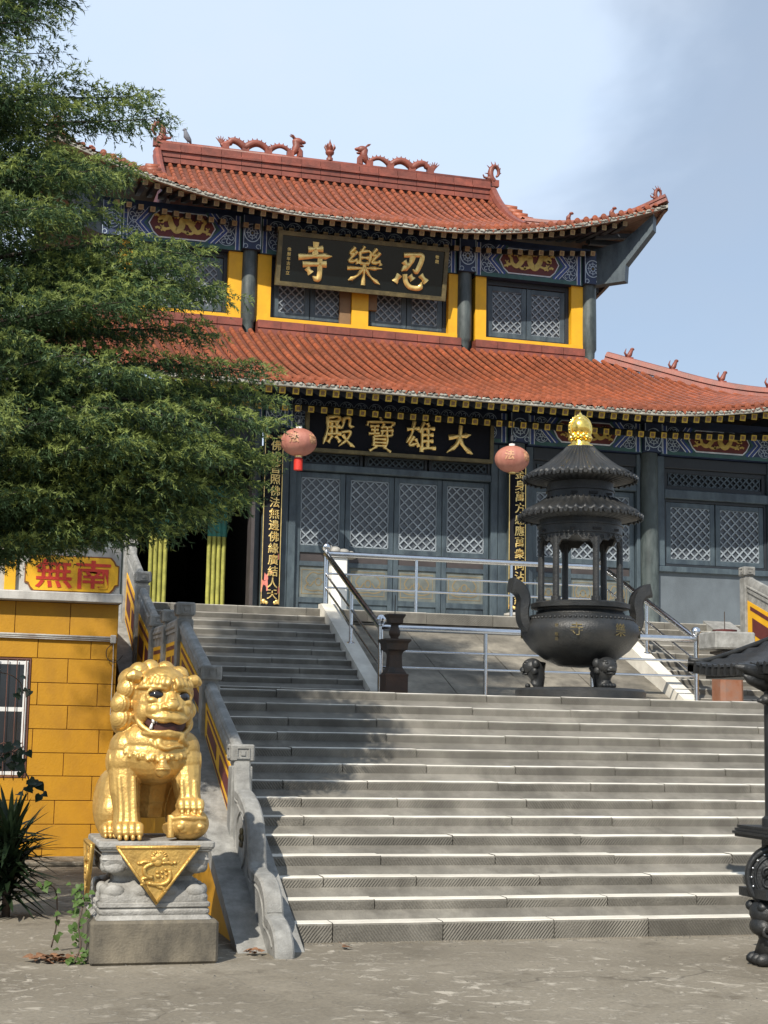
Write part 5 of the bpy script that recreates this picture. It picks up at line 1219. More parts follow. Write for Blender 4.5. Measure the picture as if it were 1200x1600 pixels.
# ------------------------------------------------------------------ front burner at the right edge
fb=thing('incense_burner',(6.4,10.0,0),'black iron roofed incense burner cut off by the right edge of the photo','incense burner')
FX,FY=6.45,9.85
for sx in (-1,1):
    for sy in (0,):
        x=FX+sx*.80; y=FY
        q=MB(); q.tube([(x,y,.94),(x,y,1.0),(x,y,1.02),(x,y,2.05)],[.085,.085,.062,.055],12); q.build('pillar',M['iron'],fb,.6)
        # clawed foot with a beast head
        q=MB(); xo=sx
        q.tube([(x+xo*.02,y,.50),(x+xo*.0,y,.40),(x-xo*.0,y,.28),(x-xo*.0,y,.16),(x+xo*.03,y,.05)],[.13,.16,.145,.12,.13],12)
        q.ball((x+xo*.06,y-.02,.36),(.14,.14,.11),14,9); q.ball((x+xo*.13,y-.03,.27),(.075,.11,.07),12,8)
        for s2 in (-1,1): q.ball((x+xo*.14,y+s2*.08,.40),(.05,.045,.04),8,6); q.ball((x+xo*.06,y+s2*.13,.36),(.06,.045,.07),8,6)
        q.torus((x+xo*.08,y-.14,.34),.05,.016,'Y',14,6); q.torus((x+xo*.13,y-.12,.24),.035,.014,'Y',12,6)
        for k in (-.07,0,.07): q.ball((x+xo*.13,y+k,.045),(.07,.04,.045),8,5)
        q.build('clawed_foot',M['iron'],fb,True)
    x=FX+sx*.78; RR=Matrix.Rotation(radians(-28 if sx<0 else 28),3,'Z')
    def turn(q):
        for i,p in enumerate(q.v): w_=RR@V(p[0]-x,p[1]-FY,p[2]); q.v[i]=(w_.x+x,w_.y+FY,w_.z)
        return q
    q=MB(); q.tube([(x,FY-.10,.60),(x,FY-.09,.60),(x,FY+.05,.60)],[.21,.225,.225],36); d=turn(q).build('drum_end',M['iron'],fb,.6)
    q=MB(); q.torus((x,FY-.10,.60),.205,.022,'Y',36,8); q.torus((x,FY-.10,.60),.155,.010,'Y',30,6); turn(q).build('rim',M['iron'],d,True)
    q=MB()
    for k in range(18): a=2*pi*k/18; q.ball((x+.18*cos(a),FY-.104,.60+.18*sin(a)),.0105,7,5)
    turn(q).build('stud',M['steel'],d,True,kind='stuff')
    q=MB()
    for k in range(7): a=2*pi*k/7; q.torus((x+.075*cos(a),FY-.102,.60+.075*sin(a)),.035,.012,'Y',12,6)
    q.tube([(x-.10,FY-.11,.60),(x-.04,FY-.115,.66),(x+.03,FY-.115,.58),(x+.10,FY-.11,.63)],[.012,.02,.02,.012],6)
    turn(q).build('relief',M['iron'],d,True,kind='stuff')
    q=MB(); q.box(x-.2,x+.2,FY-.19,FY+.19,.46,.52); q.build('saddle',M['iron'],fb)
q=MB(); q.bbox(FX-.7,FX+.7,FY-.18,FY+.18,.42,.78,.03); q.build('trough',M['iron'],fb)
for k,(w_,za,zb_) in enumerate(((.98,.865,.885),(1.0,.887,.905),(.98,.907,.925),(.96,.927,.945))):
    q=MB(); q.box(FX-w_,FX+w_,FY-.24,FY+.24,za,zb_); q.build('rim_plate',M['iron'],fb)
q=MB(); q.box(FX-.8,FX+.8,FY-.18,FY+.18,.78,.864); q.build('neck',M['iron'],fb)
for sx in (-1,1):
    x=FX+sx*.86
    q=MB(); q.tube([(x-sx*.02,FY-.05,1.98),(x+sx*.1,FY-.06,2.02),(x+sx*.2,FY-.07,2.05),(x+sx*.27,FY-.07,2.06)],[.05,.055,.035,.012],8); q.tube([(x+sx*.02,FY-.05,1.93),(x+sx*.14,FY-.06,1.97),(x+sx*.2,FY-.07,2.0)],[.05,.04,.01],8); q.ball((x+sx*.02,FY-.06,1.83),(.05,.05,.04),8,6); q.tube([(x+sx*.02,FY-.06,1.83),(x+sx*.09,FY-.06,1.82)],[.035,.01],6); q.build('dragon_bracket',M['iron'],fb,True)
q=MB(); q.box(FX-.9,FX+.9,FY-.8,FY+.8,2.0,2.075); q.build('roof_beam',M['iron'],fb)
# curved tiled hip roof
q=MB(); nx,ny=56,16; rings=[]
HXR,HYR=.95,.95
def frz(u,v):                                               # u,v in -1..1
    a=max(abs(u)**1.0,abs(v)); d=1-max(abs(v),(abs(u)-.45)/.55 if abs(u)>.45 else 0)
    c=(abs(u)*abs(v))**4
    return 2.085+.33*d**1.2+.05*c
for i in range(nx+1):
    u=-1+2*i/nx; rings.append([(FX+HXR*u,FY+HYR*(-1+2*j/ny),frz(u,-1+2*j/ny)+.012*(1 if i%2 else -1)*(1 if abs(-1+2*j/ny)>.0 else 0)) for j in range(ny+1)])
q.loft(rings,closed=False)
b0=len(q.v)
rings=[]
for i in range(nx+1):
    u=-1+2*i/nx; rings.append([(FX+HXR*u*.995,FY+HYR*.99*(-1+2*j/ny),2.03+.05*(abs(u)*abs(-1+2*j/ny))**4) for j in range(ny+1)])
q.loft(rings,closed=False)
ro=q.build('tiled_roof',M['iron'],fb,.7)
e=MB()
per=[(-1+2*i/46,-1) for i in range(47)]+[(-1,-1+2*j/20) for j in range(21)]+[(1,-1+2*j/20) for j in range(21)]+[(-1+2*i/46,1) for i in range(47)]
for u,v in per:
    p=V(FX+HXR*u,FY+HYR*v,frz(u,v)-.012); dx=V(u if abs(u)==1 else 0,v if abs(v)==1 else 0,0); e.tube([p-dx*.03,p+dx*.012],[.022,.024],8); e.box(p.x-.018,p.x+.018,p.y-.018,p.y+.018,p.z-.065,p.z-.01)
e.build('tile_end',M['iron'],ro,.6,kind='stuff')
for sx in (-1,1):
    for sy in (-1,1):
        q=MB(); q.tube(smoothpath([(FX+sx*HXR*.42,FY,2.42),(FX+sx*HXR*.7,FY+sy*HYR*.5,2.25),(FX+sx*HXR*.9,FY+sy*HYR*.88,2.145),(FX+sx*HXR*1.01,FY+sy*HYR*1.01,2.15)],5),.022,8); q.build('hip_ridge',M['iron'],ro,True)
q=MB(); q.tube([(FX-HXR*.45,FY,2.43),(FX+HXR*.45,FY,2.43)],.04,8); q.build('main_ridge',M['iron'],ro,True)
# ------------------------------------------------------------------ lion pedestal
PX,PY=1.415,10.95
ped=thing('lion_pedestal',(PX,PY,0),'carved grey pedestal with gold triangular flags on a stained concrete plinth','pedestal')
q=MB(); q.bbox(.992,1.842,10.5,11.42,0,.285,.018); q.build('plinth',M['concrete'],ped)
q=MB(); q.bbox(.985,1.2,10.492,10.51,.255,.29,.006); 
def srect(hw,hd,z,r=.03,n=5):
    pts=[]
    for cx_,cy_,a0 in ((hw-r,hd-r,0),(-hw+r,hd-r,90),(-hw+r,-hd+r,180),(hw-r,-hd+r,270)):
        for i in range(n): a=radians(a0+90*i/(n-1)); pts.append((PX+cx_+r*cos(a),PY+cy_+r*sin(a),z))
    return pts
def stack(name,prof,r=.03):
    q=MB(); q.loft([srect(h,h*1.06,z,r) for h,z in prof]); return q.build(name,M['carved'],ped,.5)
stack('base_moulding',[(.385,.286),(.375,.30),(.365,.315),(.372,.33),(.372,.345),(.36,.36),(.375,.37),(.375,.392),(.36,.40)])
lotus=stack('lotus_waist',[(.36,.401),(.362,.43),(.345,.475),(.30,.51),(.27,.53),(.265,.56),(.28,.575),(.325,.60),(.355,.64),(.362,.675)],.05)
stack('top_slab',[(.362,.676),(.355,.69),(.355,.725),(.375,.735),(.375,.745),(.385,.75),(.392,.765),(.39,.792),(.38,.80)])
q=MB()
for ax in range(4):
    R_=Matrix.Rotation(pi/2*ax,3,'Z'); d=.362*(1.06 if ax%2==0 else 1)
    for k in range(4):
        s=-.27+.18*k
        for zc,rz,tl in ((.455,.062,1),(.635,.055,-1)):
            if tl==-1 and k in (1,2): pass
            c=R_@V(s,-d+.045,0)
            rot=R_@Matrix.Rotation(tl*.5,3,'X')
            q.ball((PX+c.x,PY+c.y,zc),(.082,.045,rz),12,8,rot=rot)
            # raised outline of each petal
            pts=[]
            for i in range(13):
                t=radians(200+140*i/12) if tl==1 else radians(20+140*i/12)
                p=rot@V(.078*cos(t),-.04,rz*1.05*sin(t)); pts.append((PX+c.x+p.x,PY+c.y+p.y,zc+p.z))
            q.tube(pts,.011,5)
q.build('lotus_petals',M['carved'],lotus,True,kind='stuff')
def flag(ax,depth):
    R_=Matrix.Rotation(-pi/2 if ax else 0,3,'Z'); D=.405 if ax else .425
    P=lambda x,d,z:V(PX,PY,0)+R_@V(x,-D-d,0)+V(0,0,z)
    tri=[(-.285,.775),(.285,.775),(0,.385)]
    q=MB(); q.prism([P(x,0,z) for x,z in tri],P(0,.018,0)-P(0,0,0)); f=q.build('flag_panel',M['goldflag'],ped)
    q=MB()
    for (a,b_) in ((0,1),(1,2),(2,0)):
        q.tube([P(tri[a][0]*.95,.019,tri[a][1]-.012 if tri[a][1]>.5 else tri[a][1]+.015),P(tri[b_][0]*.95,.019,tri[b_][1]-.012 if tri[b_][1]>.5 else tri[b_][1]+.015)],.011,6)
    q.build('flag_border',M['goldflag'],f,True)
    q=MB(); b_=lambda x,z,r,d=.02:q.ball(P(x,d,z),(r,.012,r*.8) if not ax else (.012,r,r*.8),9,6)
    b_(.01,.70,.042); b_(-.02,.685,.03); b_(.045,.68,.03); b_(.0,.665,.035)
    tb=lambda pts,r:q.tube([P(x,.02,z) for x,z in smoothpath2(pts)],r,6)
    tb([(-.03,.66),(-.085,.63),(-.075,.58),(-.03,.565)],.016); tb([(-.05,.57),(-.10,.555),(-.08,.52)],.013); tb([(-.06,.53),(.0,.52),(.06,.53),(.085,.57),(.08,.61)],.015)
    tb([(-.01,.525),(.01,.505),(.04,.50),(.05,.48)],.012); tb([(.03,.66),(.07,.665),(.10,.655)],.012); tb([(-.04,.665),(-.09,.67),(-.115,.655)],.012)
    for x,z,r in ((-.0,.60,.014),(.03,.60,.012),(.055,.615,.012),(.005,.575,.018),(.035,.57,.01),(.06,.585,.009),(-.125,.66,.014),(.115,.662,.014),(-.1,.52,.014),(.055,.475,.014)): b_(x,z,r)
    tb([(.0,.725),(.02,.735),(.03,.715),(.015,.70)],.008)
    for k in range(8):
        a=radians(20+20*k); q.tube([P(.008+.035*cos(a),.02,.695+.03*sin(a)),P(.008+.06*cos(a),.02,.695+.05*sin(a))],[.01,.003],5)
    q.build('beast_relief',M['goldflag'],f,True,kind='stuff')
def smoothpath2(pts): return [(p.x,p.y) for p in smoothpath([(a,b_,0) for a,b_ in pts],4)]
flag(0,0); flag(1,0)

# ------------------------------------------------------------------ golden guardian lion
lion=thing('guardian_lion',(1.4,10.95,.80),'golden guardian lion statue with black eyes and its paw on a ball','lion statue')
LX,LY,LZ=1.405,10.93,.80
B=MB()
def ll(x,y,z): return V(LX+x*.93,LY+y*.95,LZ+z*.957)                   # lion space: -y is forwards
def lb_(c,r,rot=None,n=20,m_=14): B.ball(ll(*c),r,n,m_,rot=rot)
def lt(pts,r,n=14): B.tube([ll(*p) for p in smoothpath(pts,5)],[float(v) for v in np.interp(np.linspace(0,1,(len(pts)-1)*5+1),np.linspace(0,1,len(r)),r)],n)
# trunk: rump on the slab, chest raised
lt([(0,.34,.16),(0,.31,.34),(0,.18,.56),(0,-.04,.68),(0,-.08,.80)],[.22,.25,.25,.25,.22])
lb_((0,-.13,.59),(.27,.20,.20)); lb_((0,-.12,.68),(.26,.20,.17))
for s in (-1,1): lb_((s*.225,-.10,.55),(.125,.16,.15)); lb_((s*.20,-.12,.64),(.13,.13,.13))
# image-left foreleg straight to the slab
lt([(-.22,-.13,.56),(-.215,-.17,.36),(-.20,-.20,.20),(-.195,-.22,.06)],[.115,.105,.09,.10])
lt([(.225,-.13,.56),(.235,-.19,.40),(.245,-.22,.30),(.25,-.26,.235)],[.115,.10,.085,.085])
for dx in (-.05,.0,.05): lt([(-.215+dx,-.245,.44),(-.20+dx*.9,-.275,.22),(-.195+dx,-.30,.09)],[.022,.024,.028],8)
for dx in (-.045,.0,.045): lt([(.235+dx,-.27,.42),(.245+dx,-.295,.28)],[.020,.024],8)
def paw(cx,cy,cz,w,sc=1.,drop=.09):
    lb_((cx,cy+.03,cz),(w*1.05,.10*sc,.062*sc))
    for k in range(4):
        x=cx+w*(-.75+.5*k); lt([(x,cy,cz+.035*sc),(x,cy-.075*sc,cz+.025*sc),(x,cy-.105*sc,cz-.03*sc)],[.03*sc,.036*sc,.026*sc],10)
        lb_((x,cy-.07*sc,cz+.035*sc),(.034*sc,.036*sc,.03*sc),n=10,m_=8); lb_((x,cy-.105*sc,cz-.005*sc),(.03*sc,.032*sc,.026*sc),n=10,m_=8)
        lb_((x,cy-.122*sc,cz-.04*sc),(.017*sc,.02*sc,.02*sc),n=8,m_=6)
paw(-.19,-.26,.062,.095,1.0)
lb_((.245,-.28,.115),(.145,.14,.115)); lt([(.12,-.30,.09),(.10,-.32,.07)],[.05,.06],10)
for a in range(8):
    t=2*pi*a/8; lb_((.245+.075*cos(t),-.415+.02*abs(sin(t)),.10+.035*sin(t)),(.03,.018,.022),n=8,m_=6)
lt([(.12,-.36,.155),(.20,-.405,.165),(.27,-.41,.16),(.36,-.37,.155)],[.016,.02,.02,.016],8)
lt([(.11,-.34,.18),(.11,-.35,.02)],[.025,.03],8)
paw(.25,-.28,.235,.09,.9)
# haunches and hind feet
for s in (-1,1):
    lb_((s*.27,.20,.23),(.13,.24,.25)); lb_((s*.29,.08,.17),(.11,.16,.17))
    lt([(s*.29,.16,.10),(s*.29,-.02,.055),(s*.285,-.10,.05)],[.09,.075,.06])
    paw(s*.285,-.06,.05,.07,.8)
lt([(-.29,-.02,.47),(-.275,-.03,.30),(-.27,-.02,.12)],[.02,.025,.03],8)
for k in range(12): lb_((-.285,-.03+.004*k,.42-.026*k),(.022,.03,.018),n=8,m_=6)
# tail
lt([(0,.46,.25),(0,.50,.45),(.02,.44,.62)],[.05,.09,.03])
# collar with raised scrolls, bell, ribbon
col=[]
for i in range(33):
    a=radians(-118+236*i/32); col.append((.268*sin(a),-.10-.225*cos(a),.585+.085*(1-cos(a))-.012))
for dz,rr in ((.028,.010),(-.028,.010)): lt([(x*1.0,y,z+dz) for x,y,z in col[::2]],[rr,rr],8)
lt(col[::2],[.024,.024],8)
for i,(x,y,z) in enumerate(col):
    o=V(x,y+.10,0).normalized()
    lb_((x+o.x*.016,y+o.y*.016,z+.012*(1 if i%2 else -1)),(.016,.016,.013),n=8,m_=6)
    if i%3==0: lt([(x+o.x*.02,y+o.y*.02,z-.02),(x+o.x*.03,y+o.y*.03,z),(x+o.x*.02,y+o.y*.02,z+.02)],[.007,.011,.007],6)
lb_((.03,-.375,.49),(.056,.05,.052)); lb_((.03,-.372,.545),(.03,.03,.03)); lt([(-.025,-.41,.50),(.03,-.432,.503),(.085,-.41,.50)],[.008,.009,.008],6)
lt([(.03,-.30,.74),(.0,-.325,.68),(.05,-.34,.645),(.13,-.325,.66),(.19,-.28,.655)],[.018,.024,.017,.013,.008],8); lt([(-.02,-.29,.74),(-.05,-.315,.69),(-.01,-.33,.65)],[.012,.018,.010],8)
lt([(.17,-.26,.75),(.17,-.28,.71),(.22,-.24,.67)],[.035,.03,.02],8)
# spirals on the shoulders
for s in (-1,1):
    for r in (.065,.042,.02):
        pts=[]
        for i in range(13):
            t=2*pi*i/12*.85+.6; pts.append((s*(.335-.0),-.13+r*cos(t),.55+r*sin(t)))
        lt(pts,[.010,.010],6)
    lt([(s*.30,-.02,.66),(s*.335,-.10,.60),(s*.34,-.14,.50),(s*.31,-.18,.43)],[.008,.011,.011,.008],6)
# head, turned a little to the image right
HY=radians(14); HC=V(.035,-.13,.965)
HR=Matrix.Rotation(HY,3,'Z')@Matrix.Rotation(radians(3),3,'Y')
def hl(r,f,u): p=HR@V(r,-f,u); return (HC.x+p.x,HC.y+p.y,HC.z+p.z)
def hb(r,f,u,rad,n=16,m_=11,rot=None): lb_(hl(r,f,u),rad,rot=(HR@rot if rot else HR),n=n,m_=m_)
def ht(pts,r,n=10): lt([hl(*p) for p in pts],r,n)
hb(0,-.02,.06,(.215,.20,.20)); hb(0,.01,.10,(.185,.175,.165)); hb(0,.03,-.02,(.22,.185,.16)); hb(0,.06,.13,(.15,.10,.11))
hb(0,.11,-.055,(.165,.12,.075))                               # muzzle
for s in (-1,1): hb(s*.09,.14,-.055,(.085,.08,.062)); hb(s*.165,.06,-.07,(.06,.09,.09))
hb(0,.085,-.225,(.18,.13,.05)); hb(0,.0,-.21,(.185,.15,.07))   # jaw
# nose
hb(0,.225,-.015,(.052,.045,.04)); ht([(0,.15,.07),(0,.19,.03),(0,.225,.0)],[.045,.042,.045])
for s in (-1,1):
    hb(s*.052,.215,-.03,(.036,.034,.028)); ht([(s*.03,.255,-.045),(s*.055,.25,-.03),(s*.08,.225,-.04),(s*.07,.225,-.055)],[.01,.012,.011,.008],8)
# upper lip: two roll folds sweeping out and down, then up to the mouth corners
for k,(du,df,rr) in enumerate(((-.06,.222,.016),(-.082,.232,.016),(-.105,.236,.019))):
    for s in (-1,1):
        ht([(s*.0,df,du),(s*.05,df-.002,du-.012+.006*k),(s*.115,df-.035,du+.0),(s*.165,df-.09,du+.028-.01*k)],[rr,rr*1.05,rr,rr*.6],9)
for s in (-1,1):
    ht([(s*.0,.232,-.118),(s*.07,.222,-.128),(s*.14,.165,-.10),(s*.195,.09,-.045),(s*.215,.04,-.03)],[.016,.02,.02,.02,.015],9)
    ht([(s*.0,.205,-.200),(s*.07,.195,-.214),(s*.14,.15,-.205),(s*.20,.085,-.145),(s*.218,.04,-.04)],[.017,.019,.019,.02,.015],9)
    ht([(s*.0,.19,-.242),(s*.10,.165,-.248),(s*.17,.10,-.225)],[.014,.014,.008],8)
    hb(s*.125,.155,.012,(.05,.04,.03)); 
    # eye sockets
    pts=[(s*.108+.065*cos(t),.172-.030*abs(cos(t))*(1 if s*cos(t)>0 else .2),.050+.047*sin(t)) for t in np.linspace(0,2*pi,13)]
    ht(pts,[.012,.012],8)
    # brow tufts of curling locks
    for k in range(5):
        x=s*(.035+.036*k); f=.19-.006*k-.005*k*k
        ht([(x-s*.012,f,.102),(x+s*.004,f+.016,.135),(x-s*.006,f+.004,.17),(x+s*.012,f-.012,.188)],[.013,.022,.019,.008],9)
    hb(s*.055,.165,.178,(.026,.02,.02),10,8); hb(s*.115,.145,.186,(.026,.02,.02),10,8)
    ht([(s*.03,.19,.10),(s*.10,.178,.108),(s*.19,.10,.105),(s*.215,.04,.09)],[.016,.02,.018,.01],9)
    ht([(s*.13,.15,-.01),(s*.18,.10,.0),(s*.2,.05,.01)],[.012,.014,.01],8)
    # ears
    ht([(s*.19,.03,.17),(s*.25,.02,.18),(s*.30,.02,.165)],[.04,.05,.018],9); 
    # beard curls by the jaw
    for k in range(4): hb(s*(.20-.01*k),.02-.02*k,-.10-.035*k,(.035,.035,.03),10,8)
def curl(r,f,u,R_,ax):
    """a snail-shell lock of the mane"""
    c=V(r,f,u); a=V(*ax).normalized(); e1=a.orthogonal().normalized(); e2=a.cross(e1)
    hb(r,f,u,(R_,R_,R_),14,10)
    for q_ in (.97,.8,.62,.44,.26,.1):
        h=sqrt(max(.01,1-q_*q_))*R_
        ht([tuple(c+a*h+e1*(R_*q_*cos(t))+e2*(R_*q_*sin(t))) for t in np.linspace(0,2*pi,11)],[R_*.10,R_*.10],6)
for s in (-1,1):
    bk=.05 if s>0 else 0
    for (r,f,u,R_) in ((.245,-.05,.085,.078),(.285,-.06,-.03,.075),(.265,-.07,-.13,.082),(.215,-.16,.0,.09),(.22,-.15,-.16,.085),(.20,-.14,.15,.085),(.15,-.20,-.08,.10)):
        curl(s*(r-bk*.6),f-bk,u,R_*(1.08 if s<0 else .9),(s*.8,.55,.05))
for (r,f,u,R_) in ((-.16,-.10,.21,.075),(.16,-.10,.21,.075),(-.06,-.13,.245,.07),(.06,-.13,.245,.07),(-.09,-.19,.18,.09),(.09,-.19,.18,.09),(0,-.24,.08,.1),(-.12,-.23,.06,.095),(.12,-.23,.06,.095)):
    curl(r,f,u,R_,(r*2,.35,.8))
me=B.mesh('lion_body',M['gold'],True)
tmp=bpy.data.objects.new('tmp',me); COL.objects.link(tmp)
md=tmp.modifiers.new('r','REMESH'); md.mode='VOXEL'; md.voxel_size=.0058; md.use_smooth_shade=True
m2=tmp.modifiers.new('s','SMOOTH'); m2.iterations=1; m2.factor=.4
dg=bpy.context.evaluated_depsgraph_get(); lm=bpy.data.meshes.new_from_object(tmp.evaluated_get(dg)); lm.name='lion_body'
bpy.data.objects.remove(tmp)
lm.materials.clear(); lm.materials.append(M['gold'])
lm.polygons.foreach_set('use_smooth',[True]*len(lm.polygons))
bodyo=link('body',lm,lion)
for s in (-1,1):
    q=MB(); q.ball(ll(*hl(s*.108,.156,.050)),(.055,.040,.040),16,10,rot=HR@Matrix.Rotation(s*.5,3,'Z')); q.build('eye',M['eye'],lion,True)
q=MB(); rings=[]
for i in range(25):                                        # dark mouth opening that follows the lips
    t=-1+2*i/24; r=.205*t; f=.222-.16*abs(t)**2.2; up=-.125+.075*abs(t)**2.4-.012*cos(3*pi*t)*(1-abs(t)); lo=-.205+.14*abs(t)**4
    lo=min(lo,up-.004); f-=.006
    rings.append([ll(*hl(r,f,up)),ll(*hl(r,f+.006,(up*.6+lo*.4))),ll(*hl(r,f-.004,lo)),ll(*hl(r*.9,f-.06,(up+lo)/2))])
q.loft(rings); q.build('mouth',M['mouth'],lion,.8)
for r,f,h in ((-.125,.186,.028),(-.10,.198,.008)):
    q=MB(); q.tube([ll(*hl(r,f,-.118)),ll(*hl(r,f+.004,-.14)),ll(*hl(r+.008,f,-.125-h))],[.012,.010,.004],8); q.build('tooth',M['tooth'],lion,True)
q=MB(); q.tube([ll(*hl(-.135,.172,-.195)),ll(*hl(-.132,.178,-.17)),ll(*hl(-.128,.176,-.15))],[.012,.010,.004],8); q.build('tooth',M['tooth'],lion,True)
# ------------------------------------------------------------------ cedar tree on the left
TX,TY=-.5,12.3
tree=thing('cedar_tree',(TX,TY,0),'large dark green cedar with drooping layered branches covering the left side','tree')
q=MB(); q.tube([(TX,TY,0),(TX+.02,TY,1.5),(TX-.02,TY+.03,4),(TX+.03,TY,7),(TX,TY,10),(TX,TY,13.6)],[.27,.2,.17,.13,.09,.015],12); q.build('trunk',M['bark'],tree,True)
RZ=[(2.3,1.2),(2.7,1.75),(3.0,2.35),(3.35,2.75),(4.2,2.9),(4.8,2.3),(5.35,1.55),(5.9,1.35),(6.5,1.65),(7.2,1.15),(7.8,1.15),(8.3,1.7),(9.2,2.7),(10.5,2.9),(12,2.2),(13.4,.6)]
RZz=[a for a,_ in RZ]; RZr=[b_ for _,b_ in RZ]
trng=random.Random(5)
SP0=[];SPD=[];SPL=[];SPT=[]
def bough(z0,az,ln,dens=1.0,rise=.12,droop=.16):
    pts=[];n=10; ca,sa=cos(az),sin(az); w1=trng.uniform(-.12,.12)
    for i in range(n+1):
        t=i/n; s=ln*t
        off=w1*sin(pi*t)*ln*.5
        pts.append(V(TX+ca*s-sa*off,TY+sa*s+ca*off,z0+rise*s-droop*s*s*.55+.03*sin(5*t+z0)))
    mb=MB(); mb.tube(pts,[.022*(1-.85*i/n)*min(1.2,ln/2) for i in range(n+1)],5); mb.build('branch',M['twig'],tree,True)
    s=.28*ln; side=1
    while s<ln:
        t=s/ln; k=min(n-1,int(t*n)); fr=t*n-k; p=pts[k].lerp(pts[k+1],fr); d=(pts[k+1]-pts[k]).normalized(); lat=V(-d.y,d.x,0).normalized()*side
        l=(.16+.62*(1-t)**.7*min(1,ln/2.2))*trng.uniform(.7,1.15)
        if t>.93: l=.2
        bd=(d*trng.uniform(.55,.9)+lat*trng.uniform(.55,1.0)+V(0,0,trng.uniform(-.05,.38))).normalized()
        m_=max(3,int(l/.034)); prev=p
        for j in range(m_):
            u=(j+.5)/m_; c=p+bd*(l*u)+V(0,0,-.16*l*u*u*u+.10*l*u-.01)
            lat2=V(-bd.y,bd.x,0).normalized()*(1 if j%2 else -1)
            if trng.random()>dens: continue
            sd=(bd*trng.uniform(.5,1.0)+lat2*trng.uniform(.2,.8)+V(0,0,trng.uniform(-.35,.3)-.35*u)).normalized()
            SP0.append(c); SPT.append(u*.75+.25*t+trng.uniform(-.25,.2)); SPD.append(sd); SPL.append(trng.uniform(.09,.18)*(1.15-.35*u))
            if j%3==0: SPT.append(u*.5); SP0.append(c+V(0,0,-.015)); SPD.append((sd+V(0,0,-.6)).normalized()); SPL.append(trng.uniform(.09,.19))
        s+=trng.uniform(.034,.06)/max(.35,dens); side=-side
z=3.3; k=0
while z<13.4:
    R_=np.interp(z,RZz,RZr)
    for j in range(6 if z<8.5 else 9):
        az=radians(137.5*k+trng.uniform(-15,15)); k+=1
        a=(math.degrees(az)+180)%360-180
        front=-125<a<75
        ln=R_*trng.uniform(.5,1.08)
        if not front and z<8 and trng.random()<.45: continue
        bough(z+trng.uniform(-.2,.2),az,ln,trng.uniform(.6,.95) if front and z<8 else .8,rise=trng.uniform(.08,.3),droop=.07+.07*trng.random())
    z+=.205
# boughs whose tips can be read against the sky and the hall
def tip_bough(tx,ty,tz,z0,dens=1.0):
    dx,dy=tx-TX,ty-TY; ln=sqrt(dx*dx+dy*dy); rise=trng.uniform(.2,.34); droop=.10; z0=tz-rise*ln+.55*droop*ln*ln; bough(z0,atan2(dy,dx),ln,dens,rise,droop)
for (a,b_,c,z0) in ((.62,12.2,7.45,7.5),(.45,11.8,7.2,7.2),(1.30,12.3,6.75,6.7),(1.40,12.0,6.45,6.5),(1.2,12.6,6.15,6.2),(1.1,11.9,5.95,6.0),(1.05,12.5,5.75,5.8),
    (1.70,11.7,5.22,5.3),(1.55,11.5,5.05,5.1),(1.85,12.0,5.0,4.95),(1.95,12.4,4.75,4.75),(2.35,12.2,4.40,4.5),(2.48,12.4,4.22,4.35),(2.40,12.0,3.95,4.1),(2.35,12.5,3.75,3.9),(2.28,12.2,3.5,3.65),(2.1,11.9,3.6,3.7),
    (1.9,11.6,3.45,3.5),(1.75,11.4,3.4,3.45),(1.75,11.8,3.2,3.3),(1.55,11.5,3.2,3.3),(1.35,11.9,3.1,3.2),(1.05,11.6,3.05,3.1),(.75,11.5,3.0,3.1),(1.2,11.1,3.4,3.4),(.9,11.0,3.7,3.8),(1.3,11.2,4.1,4.2),(1.1,11.1,4.6,4.6),(1.45,11.3,4.75,4.8),(.4,11.3,3.0,3.0),(.6,11.1,5.3,5.4),(.9,11.3,5.7,5.8),(.5,11.4,6.3,6.4)):
    tip_bough(a,b_,c+(.2 if c<3.65 else .05),z0+(.2 if c<3.65 else .05))
for (a,b_,c) in ((2.3,12.2,3.5),(2.15,12.0,3.35),(1.9,11.8,3.2),(1.6,11.7,3.05),(2.05,12.4,3.3),(2.4,12.3,3.75),(1.2,11.7,2.98),(.8,11.6,2.95)): tip_bough(a,b_,c,c)
# needles in one go
S0=np.array([tuple(p) for p in SP0]);SD=np.array([tuple(p) for p in SPD]);SL=np.array(SPL)
NN=13; ns=len(S0)
u=RNG.uniform(0,1,(ns,NN)); base=S0[:,None]+SD[:,None]*(SL[:,None]*u)[...,None]; base[...,2]-=(.25*SL[:,None]*u*u)
rv=RNG.normal(size=(ns,NN,3)); rv-=(rv*SD[:,None]).sum(-1,keepdims=True)*SD[:,None]; rv/=np.linalg.norm(rv,axis=-1,keepdims=True)
nd=SD[:,None]*.75+rv*.75; nd[...,2]-=.15; nd/=np.linalg.norm(nd,axis=-1,keepdims=True)
nl=RNG.uniform(.03,.055,(ns,NN,1)); sv=np.cross(nd,RNG.normal(size=(ns,NN,3))); sv/=np.linalg.norm(sv,axis=-1,keepdims=True)
wd=.0056
tri=np.stack([base-sv*wd,base+sv*wd,base+nd*nl],axis=2).reshape(-1,3)
nt_=len(tri)//3
me=bpy.data.meshes.new('foliage'); me.vertices.add(len(tri)); me.vertices.foreach_set('co',tri.astype(np.float32).ravel())
me.loops.add(len(tri)); me.loops.foreach_set('vertex_index',np.arange(len(tri),dtype=np.int32)); me.polygons.add(nt_)
me.polygons.foreach_set('loop_start',np.arange(0,len(tri),3,dtype=np.int32)); me.polygons.foreach_set('loop_total',np.full(nt_,3,dtype=np.int32))
me.materials.append(M['needle']); me.materials.append(M['tipneedle']); me.polygons.foreach_set('material_index',np.repeat((np.array(SPT)>.55).astype(np.int32),NN)); me.update(calc_edges=True); me.validate()
link('foliage',me,tree,kind='stuff')
print('needles',nt_,'sprays',ns)
